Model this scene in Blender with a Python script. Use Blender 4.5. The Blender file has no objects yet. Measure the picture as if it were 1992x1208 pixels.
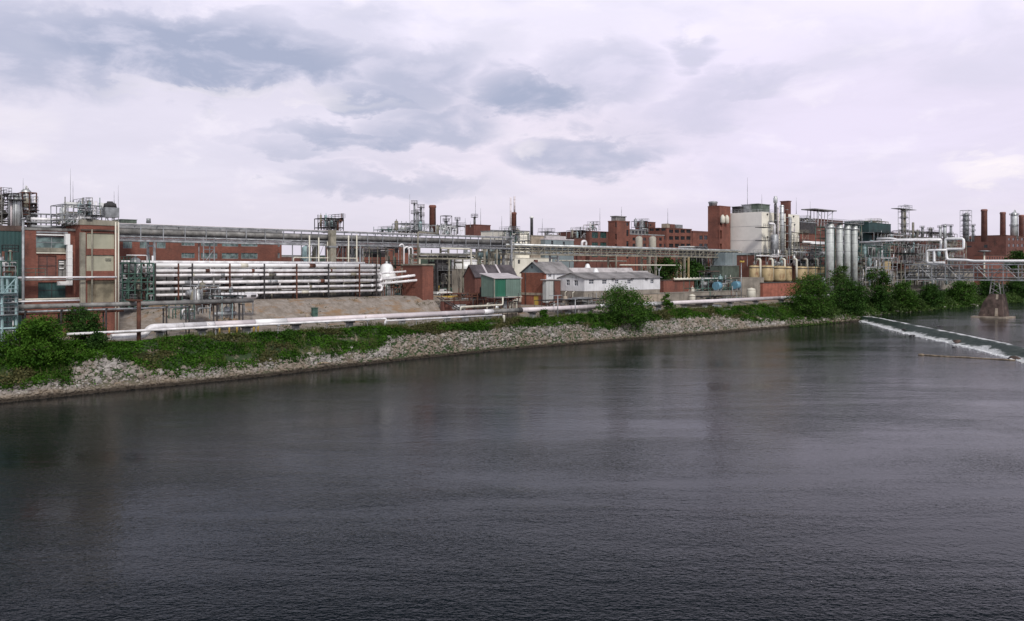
import bpy, math, random
from mathutils import Vector, noise
# ---------------------------------------------------------------- frame of the place
# Camera stands at (0,0,18) above the river.  The plant follows the bank: local axes
# a = along the bank (upstream), b = inland, z = up; b = 0 is the waterline.
F, CX, HY, H = 1700.0, 996.0, 522.0, 18.0
TH = math.radians(44.3)
UX, UY, VX, VY = math.cos(TH), math.sin(TH), -math.sin(TH), math.cos(TH)
B0 = 130.2
S = bpy.context.scene
COL = S.collection
def wxy(a, b): return (a*UX+(b+B0)*VX, a*UY+(b+B0)*VY)
def ab(x, y): return (x*UX+y*UY, x*VX+y*VY-B0)
def dep(px, b): return (B0+b)/((px-CX)/F*VX+VY)
def A(px, b):
    t = dep(px, b); return t*((px-CX)/F*UX+UY)
def Z(px, py, b): return H-(py-HY)/F*dep(px, b)
def Bof(px, a):
    tx = (px-CX)/F; t = a/(tx*UX+UY); return t*(tx*VX+VY)-B0
def Q(px, py, b): return (A(px, b), b, Z(px, py, b))
def Qw(px, py, a):
    b = Bof(px, a); return (a, b, Z(px, py, b))
def sst(x, e0, e1):
    t = min(1, max(0, (x-e0)/(e1-e0))); return t*t*(3-2*t)
def lerp(a, b, t): return a+(b-a)*t
_SH = None
def shore(a):
    """how far the waterline swings inland of the straight datum line"""
    global _SH
    if _SH is None: _SH = [(A(px, s), s) for px, s in ((-80, 1.2), (0, 1.7), (265, 2.6), (500, 2.9), (640, 5.2), (780, 7.4), (900, 8.7), (1000, 9.2), (1120, 8.4), (1240, 6.6), (1400, 4.4), (1540, 2.5), (1680, .2), (1780, 0))]
    if a <= _SH[0][0]: return _SH[0][1]
    for (x0, y0), (x1, y1) in zip(_SH, _SH[1:]):
        if a <= x1: return lerp(y0, y1, (a-x0)/(x1-x0))
    return 0.
def inl(a, b):
    """distance measured from the real waterline -> inland coordinate"""
    s = shore(a); return b if b >= 12 else s+b*(12-s)/12
def G(a, b, fine=True):
    s = shore(a)
    if b < 12: b = (b-s)*12/(12-s)
    if b < 0: return max(-3, b*0.42)
    bank = 6.1*min(1, b/10.5)**0.82
    T = lerp(7.4, 11.0, sst(a, 60, 72)*(1-sst(a, 141, 152)))
    e0, e1 = (27.5, 41) if a < 146 else (20, 32)
    z = bank+(T-6.1)*sst(b, e0, e1)+(11.2-T)*sst(b, 60, 95)
    if b > 12: z += 0.25*sst(b, 12, 20)
    if fine and b < 60:
        z += 0.22*noise.noise(Vector((a*.23, b*.3, 1)))*sst(b, -1, 3)+(0.35*noise.noise(Vector((a*.09, b*.12, 5))) if 2 < b < 40 else 0)
    return z
# ---------------------------------------------------------------- node helper
class E:
    """tiny arithmetic wrapper round a node socket"""
    def __init__(s, nt, sock): s.nt, s.s = nt, sock
    def m(s, op, *o, clamp=False):
        n = s.nt.nodes.new('ShaderNodeMath'); n.operation = op; n.use_clamp = clamp
        for i, v in enumerate((s,)+o):
            if isinstance(v, E): s.nt.links.new(v.s, n.inputs[i])
            else: n.inputs[i].default_value = v
        return E(s.nt, n.outputs[0])
    def __add__(s, o): return s.m('ADD', o)
    def __sub__(s, o): return s.m('SUBTRACT', o)
    def __mul__(s, o): return s.m('MULTIPLY', o)
    def __truediv__(s, o): return s.m('DIVIDE', o)
    __radd__ = __add__; __rmul__ = __mul__
    def rng(s, f0, f1, t0=0., t1=1., smooth=True):
        n = s.nt.nodes.new('ShaderNodeMapRange'); n.interpolation_type = 'SMOOTHSTEP' if smooth else 'LINEAR'
        s.nt.links.new(s.s, n.inputs[0])
        for i, v in enumerate((f0, f1, t0, t1)): n.inputs[1+i].default_value = v
        return E(s.nt, n.outputs[0])
def comb(nt, x, y, z):
    n = nt.nodes.new('ShaderNodeCombineXYZ')
    for i, v in enumerate((x, y, z)):
        if isinstance(v, E): nt.links.new(v.s, n.inputs[i])
        else: n.inputs[i].default_value = v
    return E(nt, n.outputs[0])
def sep(nt, v):
    n = nt.nodes.new('ShaderNodeSeparateXYZ'); nt.links.new(v.s, n.inputs[0])
    return [E(nt, o) for o in n.outputs]
def mapv(nt, v, sc=(1, 1, 1), loc=(0, 0, 0)):
    n = nt.nodes.new('ShaderNodeMapping'); nt.links.new(v.s, n.inputs[0])
    n.inputs['Scale'].default_value = sc; n.inputs['Location'].default_value = loc
    return E(nt, n.outputs[0])
def nz(nt, v, scale, det=4, rough=.55, dist=0.):
    n = nt.nodes.new('ShaderNodeTexNoise'); nt.links.new(v.s, n.inputs['Vector'])
    n.inputs['Scale'].default_value = scale; n.inputs['Detail'].default_value = det
    n.inputs['Roughness'].default_value = rough; n.inputs['Distortion'].default_value = dist
    return E(nt, n.outputs[0])
def mix(nt, f, c1, c2, mode='MIX'):
    n = nt.nodes.new('ShaderNodeMix'); n.data_type = 'RGBA'; n.blend_type = mode
    for k, v in ((0, f), (6, c1), (7, c2)):
        if isinstance(v, E): nt.links.new(v.s, n.inputs[k])
        elif k == 0: n.inputs[0].default_value = v
        else: n.inputs[k].default_value = (*v, 1)
    return E(nt, n.outputs[2])
def newmat(name):
    m = bpy.data.materials.new(name); m.use_nodes = True
    nt = m.node_tree; p = nt.nodes['Principled BSDF']
    return m, nt, p
def coords(nt, kind='Object'):
    return E(nt, nt.nodes.new('ShaderNodeTexCoord').outputs[kind])
def bump(nt, p, h, strength, dist=.1):
    n = nt.nodes.new('ShaderNodeBump'); n.inputs['Strength'].default_value = strength
    n.inputs['Distance'].default_value = dist
    nt.links.new(h.s, n.inputs['Height']); nt.links.new(n.outputs[0], p.inputs['Normal'])
M = {}
def mat(key, col, rough=.7, metal=0., dark=.6, lite=1.15, sc=.35, stain=None, stain_amt=.0, streak=True, kind=None, rust_sc=.6):
    """weathered surface: two scales of blotches, rain streaks, optional stain colour"""
    m, nt, p = newmat(key)
    o = coords(nt)
    if kind == 'brick':
        x, y, z = sep(nt, o)
        v = comb(nt, x+y, z, 0.)
        br = nt.nodes.new('ShaderNodeTexBrick'); nt.links.new(v.s, br.inputs['Vector'])
        br.inputs['Scale'].default_value = 1.0; br.inputs['Brick Width'].default_value = .46; br.inputs['Row Height'].default_value = .15
        br.inputs['Mortar Size'].default_value = .012
        br.inputs['Color1'].default_value = (*[c*1.15 for c in col], 1); br.inputs['Color2'].default_value = (*[c*.8 for c in col], 1)
        br.inputs['Mortar'].default_value = (*[min(1, c*.7+.06) for c in col], 1)
        base = E(nt, br.outputs['Color'])
    else: base = None
    n1 = nz(nt, o, sc, 5, .6); n2 = nz(nt, mapv(nt, o, (2.2, 2.2, .12)), 1.0, 3, .6)
    f = n1.rng(.32, .68)
    c = mix(nt, f, [k*dark for k in col], [k*lite for k in col])
    if base is not None: c = mix(nt, 1.0, base, mix(nt, f, (.72, .72, .74), (1.15, 1.12, 1.1)), 'MULTIPLY')
    if streak: c = mix(nt, n2.rng(.5, .75)*.45, c, mix(nt, 1.0, c, (.45, .43, .42), 'MULTIPLY'))
    if stain:
        n3 = nz(nt, mapv(nt, o, (1, 1, .45), (7, 3, 1)), rust_sc, 6, .7)
        c = mix(nt, n3.rng(.62-.25*stain_amt, .78-.2*stain_amt), c, stain)
    if kind == 'corr':
        x, y, z = sep(nt, o)
        wv = ((x+y)*math.tau/.6).m('SINE')
        bump(nt, p, wv, .35, .03)
        c = mix(nt, wv.rng(-1, 1)*.25, c, mix(nt, 1.0, c, (.55, .55, .55), 'MULTIPLY'))
    nt.links.new(c.s, p.inputs['Base Color'])
    p.inputs['Roughness'].default_value = rough; p.inputs['Metallic'].default_value = metal
    m.diffuse_color = (*col, 1)
    M[key] = m; return m
mat('brick', (.215, .076, .052), .85, kind='brick', sc=.18, stain=(.10, .05, .04), stain_amt=.3, rust_sc=.25)
mat('brick_hazed', (.27, .12, .098), .85, kind='brick', sc=.2, stain=(.15, .08, .07), stain_amt=.2)  # chimney brick made paler, distance haze painted into the colour
mat('brick_dark', (.16, .06, .046), .85, kind='brick', sc=.2, stain=(.07, .038, .033), stain_amt=.3, rust_sc=.25)
mat('brick_orange', (.30, .105, .065), .85, kind='brick', sc=.2, stain=(.12, .05, .03), stain_amt=.1)
mat('white_pipe', (.86, .84, .87), .4, .0, dark=.72, lite=1.12, sc=.5, streak=False, stain=(.36, .28, .2), stain_amt=.12, rust_sc=.9)
mat('pinkish_pipe', (.72, .65, .68), .42, .0, dark=.85, lite=1.08, sc=.25, streak=False, stain=(.4, .34, .3), stain_amt=.05)
mat('fresh_pipe', (.9, .9, .92), .35, .0, dark=.9, lite=1.05, sc=.3, streak=False)
mat('galv', (.34, .35, .37), .5, .35, dark=.6, lite=1.3, sc=.6, stain=(.16, .12, .1), stain_amt=.1)
mat('silver', (.66, .68, .69), .42, .45, dark=.7, lite=1.15, sc=.3, stain=(.3, .24, .2), stain_amt=.08)
mat('grey_pipe', (.22, .215, .21), .6, .1, dark=.6, lite=1.4, sc=.5, stain=(.13, .08, .06), stain_amt=.2)
mat('steel_tan', (.29, .27, .22), .7, dark=.6, lite=1.2, sc=.5, stain=(.16, .09, .05), stain_amt=.2)
mat('rust', (.105, .042, .028), .85, dark=.5, lite=1.5, sc=.9, stain=(.19, .08, .035), stain_amt=.25)
mat('dark_steel', (.045, .042, .045), .75, dark=.6, lite=1.6, sc=.8, stain=(.1, .05, .035), stain_amt=.2)
mat('silo_metal', (.56, .59, .58), .5, .12, dark=.72, lite=1.12, sc=.3, stain=(.34, .29, .24), stain_amt=.12)
mat('green_steel', (.07, .14, .115), .65, dark=.6, lite=1.3, sc=.7, stain=(.14, .1, .07), stain_amt=.15)
mat('aqua_steel', (.3, .42, .44), .6, dark=.7, lite=1.2, sc=.7, stain=(.2, .14, .1), stain_amt=.15)
mat('teal_clad', (.022, .062, .062), .6, dark=.65, lite=1.3, sc=.15, kind='corr')
mat('green_clad', (.16, .235, .2), .6, dark=.8, lite=1.12, sc=.3, kind='corr', stain=(.1, .12, .09), stain_amt=.06)
mat('green_door', (.022, .14, .085), .5, dark=.85, lite=1.1, sc=.3, kind='corr')
mat('greenwall', (.12, .15, .125), .75, dark=.6, lite=1.15, sc=.4, kind='corr', stain=(.07, .07, .055), stain_amt=.2)
mat('blue_clad', (.24, .29, .31), .6, dark=.8, lite=1.1, sc=.3, kind='corr')
mat('cream', (.88, .84, .74), .8, dark=.82, lite=1.08, sc=.12, stain=(.4, .35, .27), stain_amt=.06, streak=False)
mat('cream_panel', (.86, .83, .79), .75, dark=.9, lite=1.06, sc=.1, stain=(.5, .47, .42), stain_amt=.05, streak=False)
mat('tan_panel', (.42, .41, .32), .8, dark=.8, lite=1.1, sc=.25, stain=(.2, .17, .12), stain_amt=.12)
mat('tan_stained', (.24, .21, .15), .85, dark=.5, lite=1.2, sc=.4, stain=(.1, .075, .05), stain_amt=.4)
mat('concrete', (.28, .25, .215), .9, dark=.65, lite=1.15, sc=.3, stain=(.17, .13, .1), stain_amt=.2)
mat('grey_conc', (.3, .3, .31), .9, dark=.7, lite=1.15, sc=.5, stain=(.17, .15, .14), stain_amt=.1)
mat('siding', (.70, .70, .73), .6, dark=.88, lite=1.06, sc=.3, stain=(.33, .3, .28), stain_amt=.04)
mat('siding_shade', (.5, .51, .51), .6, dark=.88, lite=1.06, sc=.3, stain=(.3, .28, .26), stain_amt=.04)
mat('roof_grey', (.27, .255, .26), .75, dark=.6, lite=1.35, sc=.22, kind='corr', stain=(.12, .095, .09), stain_amt=.25)
mat('roof_light', (.5, .47, .48), .7, dark=.75, lite=1.15, sc=.25, kind='corr', stain=(.25, .2, .18), stain_amt=.1)
mat('roof_dark', (.07, .06, .068), .8, dark=.6, lite=1.7, sc=.3, kind='corr', stain=(.17, .16, .17), stain_amt=.15)
mat('roof_pale', (.62, .57, .6), .6, dark=.85, lite=1.1, sc=.4, kind='corr')
mat('felt', (.12, .11, .11), .9, dark=.6, lite=1.3, sc=.3, streak=False)
mat('yellow_tank', (.47, .36, .2), .6, dark=.75, lite=1.15, sc=.4, stain=(.2, .085, .035), stain_amt=.28, rust_sc=.35)
mat('yellow', (.55, .38, .08), .6, dark=.8, lite=1.1)
mat('red_clad', (.36, .125, .085), .7, dark=.7, lite=1.2, sc=.5, stain=(.2, .09, .07), stain_amt=.2, kind='corr')
mat('blue_tank', (.16, .34, .46), .45, dark=.8, lite=1.15, sc=.5, stain=(.2, .2, .18), stain_amt=.08)
mat('ivory', (.68, .65, .56), .5, dark=.9, lite=1.05, sc=.5, stain=(.4, .33, .24), stain_amt=.05)
mat('white_paint', (.8, .8, .8), .35, dark=.95, lite=1.03, sc=.8, streak=False)
mat('tyre', (.02, .02, .02), .9, streak=False)
mat('stone', (.085, .058, .05), .9, dark=.5, lite=1.5, sc=.5, stain=(.3, .24, .18), stain_amt=.2)
mat('stone_pale', (.36, .3, .24), .9, dark=.7, lite=1.2, sc=.5, stain=(.2, .15, .11), stain_amt=.15)
mat('stone_silo', (.42, .39, .33), .7, dark=.75, lite=1.15, sc=.4, stain=(.25, .2, .15), stain_amt=.12)
mat('log', (.27, .21, .15), .9, dark=.6, lite=1.3, sc=1.5)
mat('bark', (.10, .08, .06), .95, dark=.6, lite=1.3, sc=1.5)
mat('plume', (.8, .8, .8), .9)
def glassmat(key, col, rough=.12):
    m, nt, p = newmat(key); o = coords(nt)
    c = mix(nt, nz(nt, o, .9, 2).rng(.35, .65), [k*.6 for k in col], [k*1.5 for k in col])
    nt.links.new(c.s, p.inputs['Base Color']); p.inputs['Roughness'].default_value = rough
    M[key] = m
glassmat('glass_dark', (.02, .022, .026)); glassmat('glass_green', (.13, .18, .18), .35); glassmat('glass_teal', (.012, .04, .045), .2)
glassmat('glass_blue', (.06, .07, .09), .2)
def leafmat(key, c0, c1, sc=.6):
    m, nt, p = newmat(key); o = coords(nt)
    f = nz(nt, o, sc, 3, .6).rng(.35, .65)
    c = mix(nt, f, c0, c1)
    g = E(nt, nt.nodes.new('ShaderNodeNewGeometry').outputs['Random Per Island'])
    c = mix(nt, 1.0, c, mix(nt, g, (.6, .65, .6), (1.45, 1.35, 1.3)), 'MULTIPLY')
    nt.links.new(c.s, p.inputs['Base Color']); p.inputs['Roughness'].default_value = .65
    p.inputs['Specular IOR Level'].default_value = .06
    t = nt.nodes.new('ShaderNodeBsdfTranslucent'); nt.links.new(c.s, t.inputs[0])
    ms = nt.nodes.new('ShaderNodeMixShader'); ms.inputs[0].default_value = .18
    out = nt.nodes['Material Output']
    nt.links.new(p.outputs[0], ms.inputs[1]); nt.links.new(t.outputs[0], ms.inputs[2]); nt.links.new(ms.outputs[0], out.inputs[0])
    M[key] = m
leafmat('leaf', (.028, .072, .014), (.072, .155, .028)); leafmat('leaf_light', (.028, .08, .01), (.075, .165, .022))
leafmat('leaf_dark', (.02, .052, .013), (.05, .112, .024)); leafmat('leaf_olive', (.035, .07, .02), (.085, .14, .042))
leafmat('cover', (.022, .066, .007), (.06, .145, .018), .25); leafmat('weeds', (.07, .075, .03), (.12, .12, .055), .4)
# ---------------------------------------------------------------- mesh builder in plant coordinates
class MB:
    def __init__(s): s.v, s.f, s.sm = [], [], []
    def q(s, *pts, sm=False):
        n = len(s.v); s.v += [tuple(p) for p in pts]; s.f.append(tuple(range(n, n+len(pts)))); s.sm.append(sm)
    def box(s, a0, a1, b0, b1, z0, z1):
        n = len(s.v)
        s.v += [(a0, b0, z0), (a1, b0, z0), (a1, b1, z0), (a0, b1, z0), (a0, b0, z1), (a1, b0, z1), (a1, b1, z1), (a0, b1, z1)]
        s.f += [tuple(n+i for i in t) for t in ((3, 2, 1, 0), (4, 5, 6, 7), (0, 1, 5, 4), (1, 2, 6, 5), (2, 3, 7, 6), (3, 0, 4, 7))]
        s.sm += [False]*6; return s
    def tube(s, p, q, r, n=8, r1=None, caps=True):
        p, q = Vector(p), Vector(q); d = q-p
        if d.length < 1e-5: return s
        d.normalize(); x = d.orthogonal().normalized(); y = d.cross(x); k = len(s.v); r1 = r if r1 is None else r1
        for c, rr in ((p, r), (q, r1)):
            for i in range(n):
                t = math.tau*(i+.5)/n; s.v.append(tuple(c+x*math.cos(t)*rr+y*math.sin(t)*rr))
        for i in range(n):
            j = (i+1) % n; s.f.append((k+i, k+j, k+n+j, k+n+i)); s.sm.append(n > 5)
        if caps: s.f += [tuple(k+n-1-i for i in range(n)), tuple(k+n+i for i in range(n))]; s.sm += [False]*2
        return s
    def path(s, pts, r, n=8, bend=None):
        """a pipe through points with rounded elbows"""
        pts = [Vector(p) for p in pts]; bend = bend if bend is not None else r*2.2
        out = [pts[0]]
        for i in range(1, len(pts)-1):
            p, c, q = pts[i-1], pts[i], pts[i+1]
            d0, d1 = (p-c), (q-c); k = min(bend, d0.length*.45, d1.length*.45)
            e0, e1 = c+d0.normalized()*k, c+d1.normalized()*k
            for t in (0, .33, .67, 1): out.append(e0*(1-t)**2+c*2*t*(1-t)+e1*t*t)
        out.append(pts[-1]); k0 = len(s.v); x = None
        for i, c in enumerate(out):
            d = (out[min(i+1, len(out)-1)]-out[max(i-1, 0)]).normalized()
            if x is None: x = d.orthogonal().normalized()
            else:
                x = (x-d*x.dot(d)); x = x.normalized() if x.length > 1e-4 else d.orthogonal().normalized()
            y = d.cross(x)
            for j in range(n):
                t = math.tau*j/n; s.v.append(tuple(c+x*math.cos(t)*r+y*math.sin(t)*r))
        for i in range(len(out)-1):
            for j in range(n):
                l = (j+1) % n; s.f.append((k0+i*n+j, k0+i*n+l, k0+(i+1)*n+l, k0+(i+1)*n+j)); s.sm.append(True)
        e = k0+(len(out)-1)*n
        s.f += [tuple(k0+n-1-i for i in range(n)), tuple(e+i for i in range(n))]; s.sm += [False]*2
        return s
    def lathe(s, a, b, prof, n=20, smooth=True):
        k = len(s.v)
        for r, z in prof:
            for i in range(n):
                t = math.tau*i/n; s.v.append((a+math.cos(t)*max(r, .001), b+math.sin(t)*max(r, .001), z))
        for j in range(len(prof)-1):
            for i in range(n):
                l = (i+1) % n; s.f.append((k+j*n+i, k+j*n+l, k+(j+1)*n+l, k+(j+1)*n+i)); s.sm.append(smooth)
        e = k+(len(prof)-1)*n
        s.f += [tuple(k+n-1-i for i in range(n)), tuple(e+i for i in range(n))]; s.sm += [False]*2
        return s
    def prism(s, poly, c0, c1, axis='b'):
        """poly in (a,z) run along b, or in (b,z) run along a"""
        g = (lambda u, z, c: (u, c, z)) if axis == 'b' else (lambda u, z, c: (c, u, z))
        n = len(poly); k = len(s.v)
        s.v += [g(u, z, c0) for u, z in poly]+[g(u, z, c1) for u, z in poly]
        for i in range(n):
            j = (i+1) % n; s.f.append((k+i, k+j, k+n+j, k+n+i)); s.sm.append(False)
        s.f += [tuple(k+n-1-i for i in range(n)), tuple(k+n+i for i in range(n))]; s.sm += [False]*2
        return s
    def bar(s, p, q, w=.15): return s.tube(p, q, w*.7, 4)
    def wall(s, axis, c, u0, u1, z0, z1, ops=(), dep_=.3):
        """outer face at b=c (axis 's', facing the river) or a=c (axis 'w'), with real openings"""
        g = (lambda u, z, d=0: (u, c+d, z)) if axis == 's' else (lambda u, z, d=0: (c+d, u, z))
        us = sorted({u0, u1, *[min(max(x, u0), u1) for o in ops for x in o[:2]]}); zs = sorted({z0, z1, *[min(max(x, z0), z1) for o in ops for x in o[2:4]]})
        for i in range(len(us)-1):
            for j in range(len(zs)-1):
                um, zm = (us[i]+us[i+1])/2, (zs[j]+zs[j+1])/2
                if any(o[0] < um < o[1] and o[2] < zm < o[3] for o in ops): continue
                s.q(g(us[i], zs[j]), g(us[i+1], zs[j]), g(us[i+1], zs[j+1]), g(us[i], zs[j+1]))
        for o in ops:
            p = [(o[0], o[2]), (o[1], o[2]), (o[1], o[3]), (o[0], o[3])]
            for i in range(4):
                x, y = p[i], p[(i+1) % 4]
                s.q(g(*x), g(*x, dep_), g(*y, dep_), g(*y))
        return s
    def build(s, name, m, parent=None, org=None):
        if parent is not None: org = ORG[parent.name]
        org = org or (0, 0, 0)
        me = bpy.data.meshes.new(name)
        me.from_pydata([(v[0]-org[0], v[1]-org[1], v[2]-org[2]) for v in s.v], [], s.f)
        me.polygons.foreach_set('use_smooth', s.sm); me.update()
        me.materials.append(M[m] if isinstance(m, str) else m)
        o = bpy.data.objects.new(name, me); COL.objects.link(o)
        if parent is not None: o.parent = parent
        else:
            x, y = wxy(org[0], org[1]); o.location = (x, y, org[2]); o.rotation_euler = (0, 0, TH)
        ORG[o.name] = org
        return o
ORG = {}
def tag(o, label=None, cat=None, group=None, kind=None):
    if label: o['label'] = label
    if cat: o['category'] = cat
    if group: o['group'] = group
    if kind: o['kind'] = kind
    return o
def thing(name, label, cat, a, b, z, group=None):
    o = bpy.data.objects.new(name, None); COL.objects.link(o); o.empty_display_size = .5
    x, y = wxy(a, b); o.location = (x, y, z); o.rotation_euler = (0, 0, TH); ORG[o.name] = (a, b, z)
    return tag(o, label, cat, group)
def single(mb, name, m, label, cat, org, group=None): return tag(mb.build(name, m, None, org), label, cat, group)
def dup(root, a, b, z, label=None):
    def cp(o, par):
        c = o.copy(); COL.objects.link(c); c.parent = par
        for ch in o.children: cp(ch, c)
        return c
    r = cp(root, None); x, y = wxy(a, b); r.location = (x, y, z)
    if label: r['label'] = label
    return r
RN = random.Random(11)
# ---------------------------------------------------------------- buildings
def window(t, axis, c, o, glass='glass_dark', frame='siding', nx=2, nzz=2, fw=.09, inset=.18, simple=False):
    u0, u1, z0, z1 = o
    def bx(m, ua, ub, za, zb, d0, d1):
        if axis == 's': m.box(ua, ub, c+d0, c+d1, za, zb)
        else: m.box(c+d0, c+d1, ua, ub, za, zb)
    g = MB(); bx(g, u0, u1, z0, z1, inset+.04, inset+.07)
    if simple: return g.build('window', glass, t)
    f = MB()
    bx(f, u0, u1, z0, z0+fw, inset-.06, inset+.035); bx(f, u0, u1, z1-fw, z1, inset-.06, inset+.035)
    bx(f, u0, u0+fw, z0+fw, z1-fw, inset-.06, inset+.035); bx(f, u1-fw, u1, z0+fw, z1-fw, inset-.06, inset+.035)
    for i in range(1, nx): x = lerp(u0, u1, i/nx); bx(f, x-fw/2, x+fw/2, z0+fw, z1-fw, inset-.04, inset+.03)
    for i in range(1, nzz): x = lerp(z0, z1, i/nzz); bx(f, u0+fw, u1-fw, x-fw/2, x+fw/2, inset-.03, inset+.03)
    w = f.build('window', frame, t); g.build('pane', glass, w); return w
def bld(name, label, px0, px1, b, pyt, z0=None, pxl=None, depth=10, m='brick', S_=(), W_=(), cat='building', glass='glass_dark',
        frame='siding', parapet='grey_conc', roofm='felt', ztop=None, ph=.35, simple=False, nx=2, nzz=2, overhang=.12, group=None):
    """box building: river face from px0 to px1 at inland distance b; west face seen from pxl to px0"""
    a0, a1 = A(px0, b), A(px1, b); z1 = Z(px0, pyt, b) if ztop is None else ztop
    z0 = G(a0, b, False)-.5 if z0 is None else z0
    b1 = Bof(pxl, a0) if pxl else b+depth
    t = thing(name, label, cat, a0, b, z0, group)
    so = []
    for o in S_:
        pm = (o[0]+o[1])/2; so.append((A(o[0], b), A(o[1], b), Z(pm, o[3], b), Z(pm, o[2], b)))
    wo = []
    for o in W_:
        pm = (o[0]+o[1])/2; bm = Bof(pm, a0); wo.append((Bof(o[1], a0), Bof(o[0], a0), Z(pm, o[3], bm), Z(pm, o[2], bm)))
    w = MB(); w.wall('s', b, a0, a1, z0, z1, so); w.wall('w', a0, b, b1, z0, z1, wo)
    w.q((a1, b, z0), (a1, b1, z0), (a1, b1, z1), (a1, b, z1)); w.q((a0, b1, z0), (a1, b1, z0), (a1, b1, z1), (a0, b1, z1))
    w.build('wall', m, t)
    k = overhang
    r = MB(); r.box(a0-k, a1+k, b-k, b1+k, z1+.002, z1+ph); r.build('roof', parapet if ph > .05 else roofm, t)
    for o in so: window(t, 's', b, o, glass, frame, nx, nzz, simple=simple)
    for o in wo: window(t, 'w', a0, o, glass, frame, nx, nzz, simple=simple)
    t['_'] = 0; del t['_']
    return t, (a0, a1, b, b1, z0, z1+ph)
def grid(px0, px1, n, fill, rows):
    """window openings: n evenly spaced in px, rows of (top,bottom)"""
    w = (px1-px0)/n
    return [(px0+w*(i+.5-fill/2), px0+w*(i+.5+fill/2), y0, y1) for (y0, y1) in rows for i in range(n)]
def gable(name, label, px0, px1, b, pye, pyr, z0=None, pxl=None, m='siding', mg=None, roofm='roof_grey', S_=(), W_=(), cat='house', over=.5,
          parent=None, frame='siding', nx=2, nzz=2, glass='glass_dark', ztop=None):
    """gabled house, ridge along the bank; gable end seen from pxl to px0, long side px0..px1"""
    a0, a1 = A(px0, b), A(px1, b); ze = Z(px0, pye, b) if ztop is None else ztop; b1 = Bof(pxl, a0); bm = (b+b1)/2
    pm = CX+F*wxy(a0, bm)[0]/wxy(a0, bm)[1]; zr = H-(pyr-HY)/F*wxy(a0, bm)[1]
    z0 = G(a0, b, False)-.4 if z0 is None else z0
    t = thing(name, label, cat, a0, b, z0) if parent is None else parent
    so = [(A(o[0], b), A(o[1], b), Z((o[0]+o[1])/2, o[3], b), Z((o[0]+o[1])/2, o[2], b)) for o in S_]
    wo = []
    for o in W_:
        p_ = (o[0]+o[1])/2; bb = Bof(p_, a0); wo.append((Bof(o[1], a0), Bof(o[0], a0), Z(p_, o[3], bb), Z(p_, o[2], bb)))
    w = MB(); w.wall('s', b, a0, a1, z0, ze, so); w.wall('w', a0, b, b1, z0, ze, wo)
    w.q((a1, b, z0), (a1, b1, z0), (a1, b1, ze), (a1, b, ze)); w.q((a0, b1, z0), (a1, b1, z0), (a1, b1, ze), (a0, b1, ze))
    w.build('wall', m, t)
    g = MB(); g.q((a0, b, ze), (a0, b1, ze), (a0, bm, zr-.1)); g.build('gable', mg or m, t); g = MB(); g.q((a1, b, ze), (a1, b1, ze), (a1, bm, zr-.1)); g.build('gable', mg or m, t)
    sl = (zr-ze)/(bm-b); k = over; th = .16
    r = MB()
    for sgn, be in ((-1, b), (1, b1)):
        e = be+sgn*k; ez = ze-k*sl
        r.prism([(e, ez), (bm, zr), (bm, zr+th), (e, ez+th)], a0-k, a1+k, 'a')
    r.build('roof', roofm, t)
    for o in so: window(t, 's', b, o, glass, frame, nx, nzz)
    for o in wo: window(t, 'w', a0, o, glass, frame, nx, nzz)
    return t, (a0, a1, b, b1, z0, ze, zr, bm)
def rail(m, pts, h=1.0, w=.05):
    for p, q in zip(pts, pts[1:]):
        L = (Vector(q)-Vector(p)).length; n = max(1, round(L/1.6))
        for i in range(n+1):
            c = Vector(p).lerp(Vector(q), i/n); m.bar(c, c+Vector((0, 0, h)), w)
        for k in (.5, 1.): m.bar(Vector(p)+Vector((0, 0, h*k)), Vector(q)+Vector((0, 0, h*k)), w)
def stack(name, label, px, wpx, b, pyt, pyb, m='brick', taper=.85, cap=True, capm=None, cat='chimney', group=None, n=20):
    a, z1, z0 = A(px, b), Z(px, pyt, b), Z(px, pyb, b); r = wpx/2/F*dep(px, b); hh = z1-z0
    t = thing(name, label, cat, a, b, z0, group)
    prof = [(r/taper, z0), (r, z1-.9*r)]
    if cap: prof += [(r*1.14, z1-.75*r), (r*1.14, z1-.2*r), (r*.98, z1-.15*r), (r*.98, z1)]
    else: prof += [(r, z1)]
    sh = MB(); sh.lathe(a, b, prof+[(r*.78, z1), (r*.76, z1-1.2*r)], n); sh.build('shaft', m, t)
    if capm:
        c = MB(); c.lathe(a, b, [(r*1.25, z1+.01), (r*1.6, z1+r*.8), (r*.9, z1+r*1.6), (.05, z1+r*1.7)], n); c.build('cap', capm, t)
    ld = MB()
    for s_ in (-.18, .18): ld.bar((a+s_, b-r/taper-.12, z0), (a+s_, b-r-.12, z1-.8*r), .04)
    ld.build('ladder', 'dark_steel', t)
    return t
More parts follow.
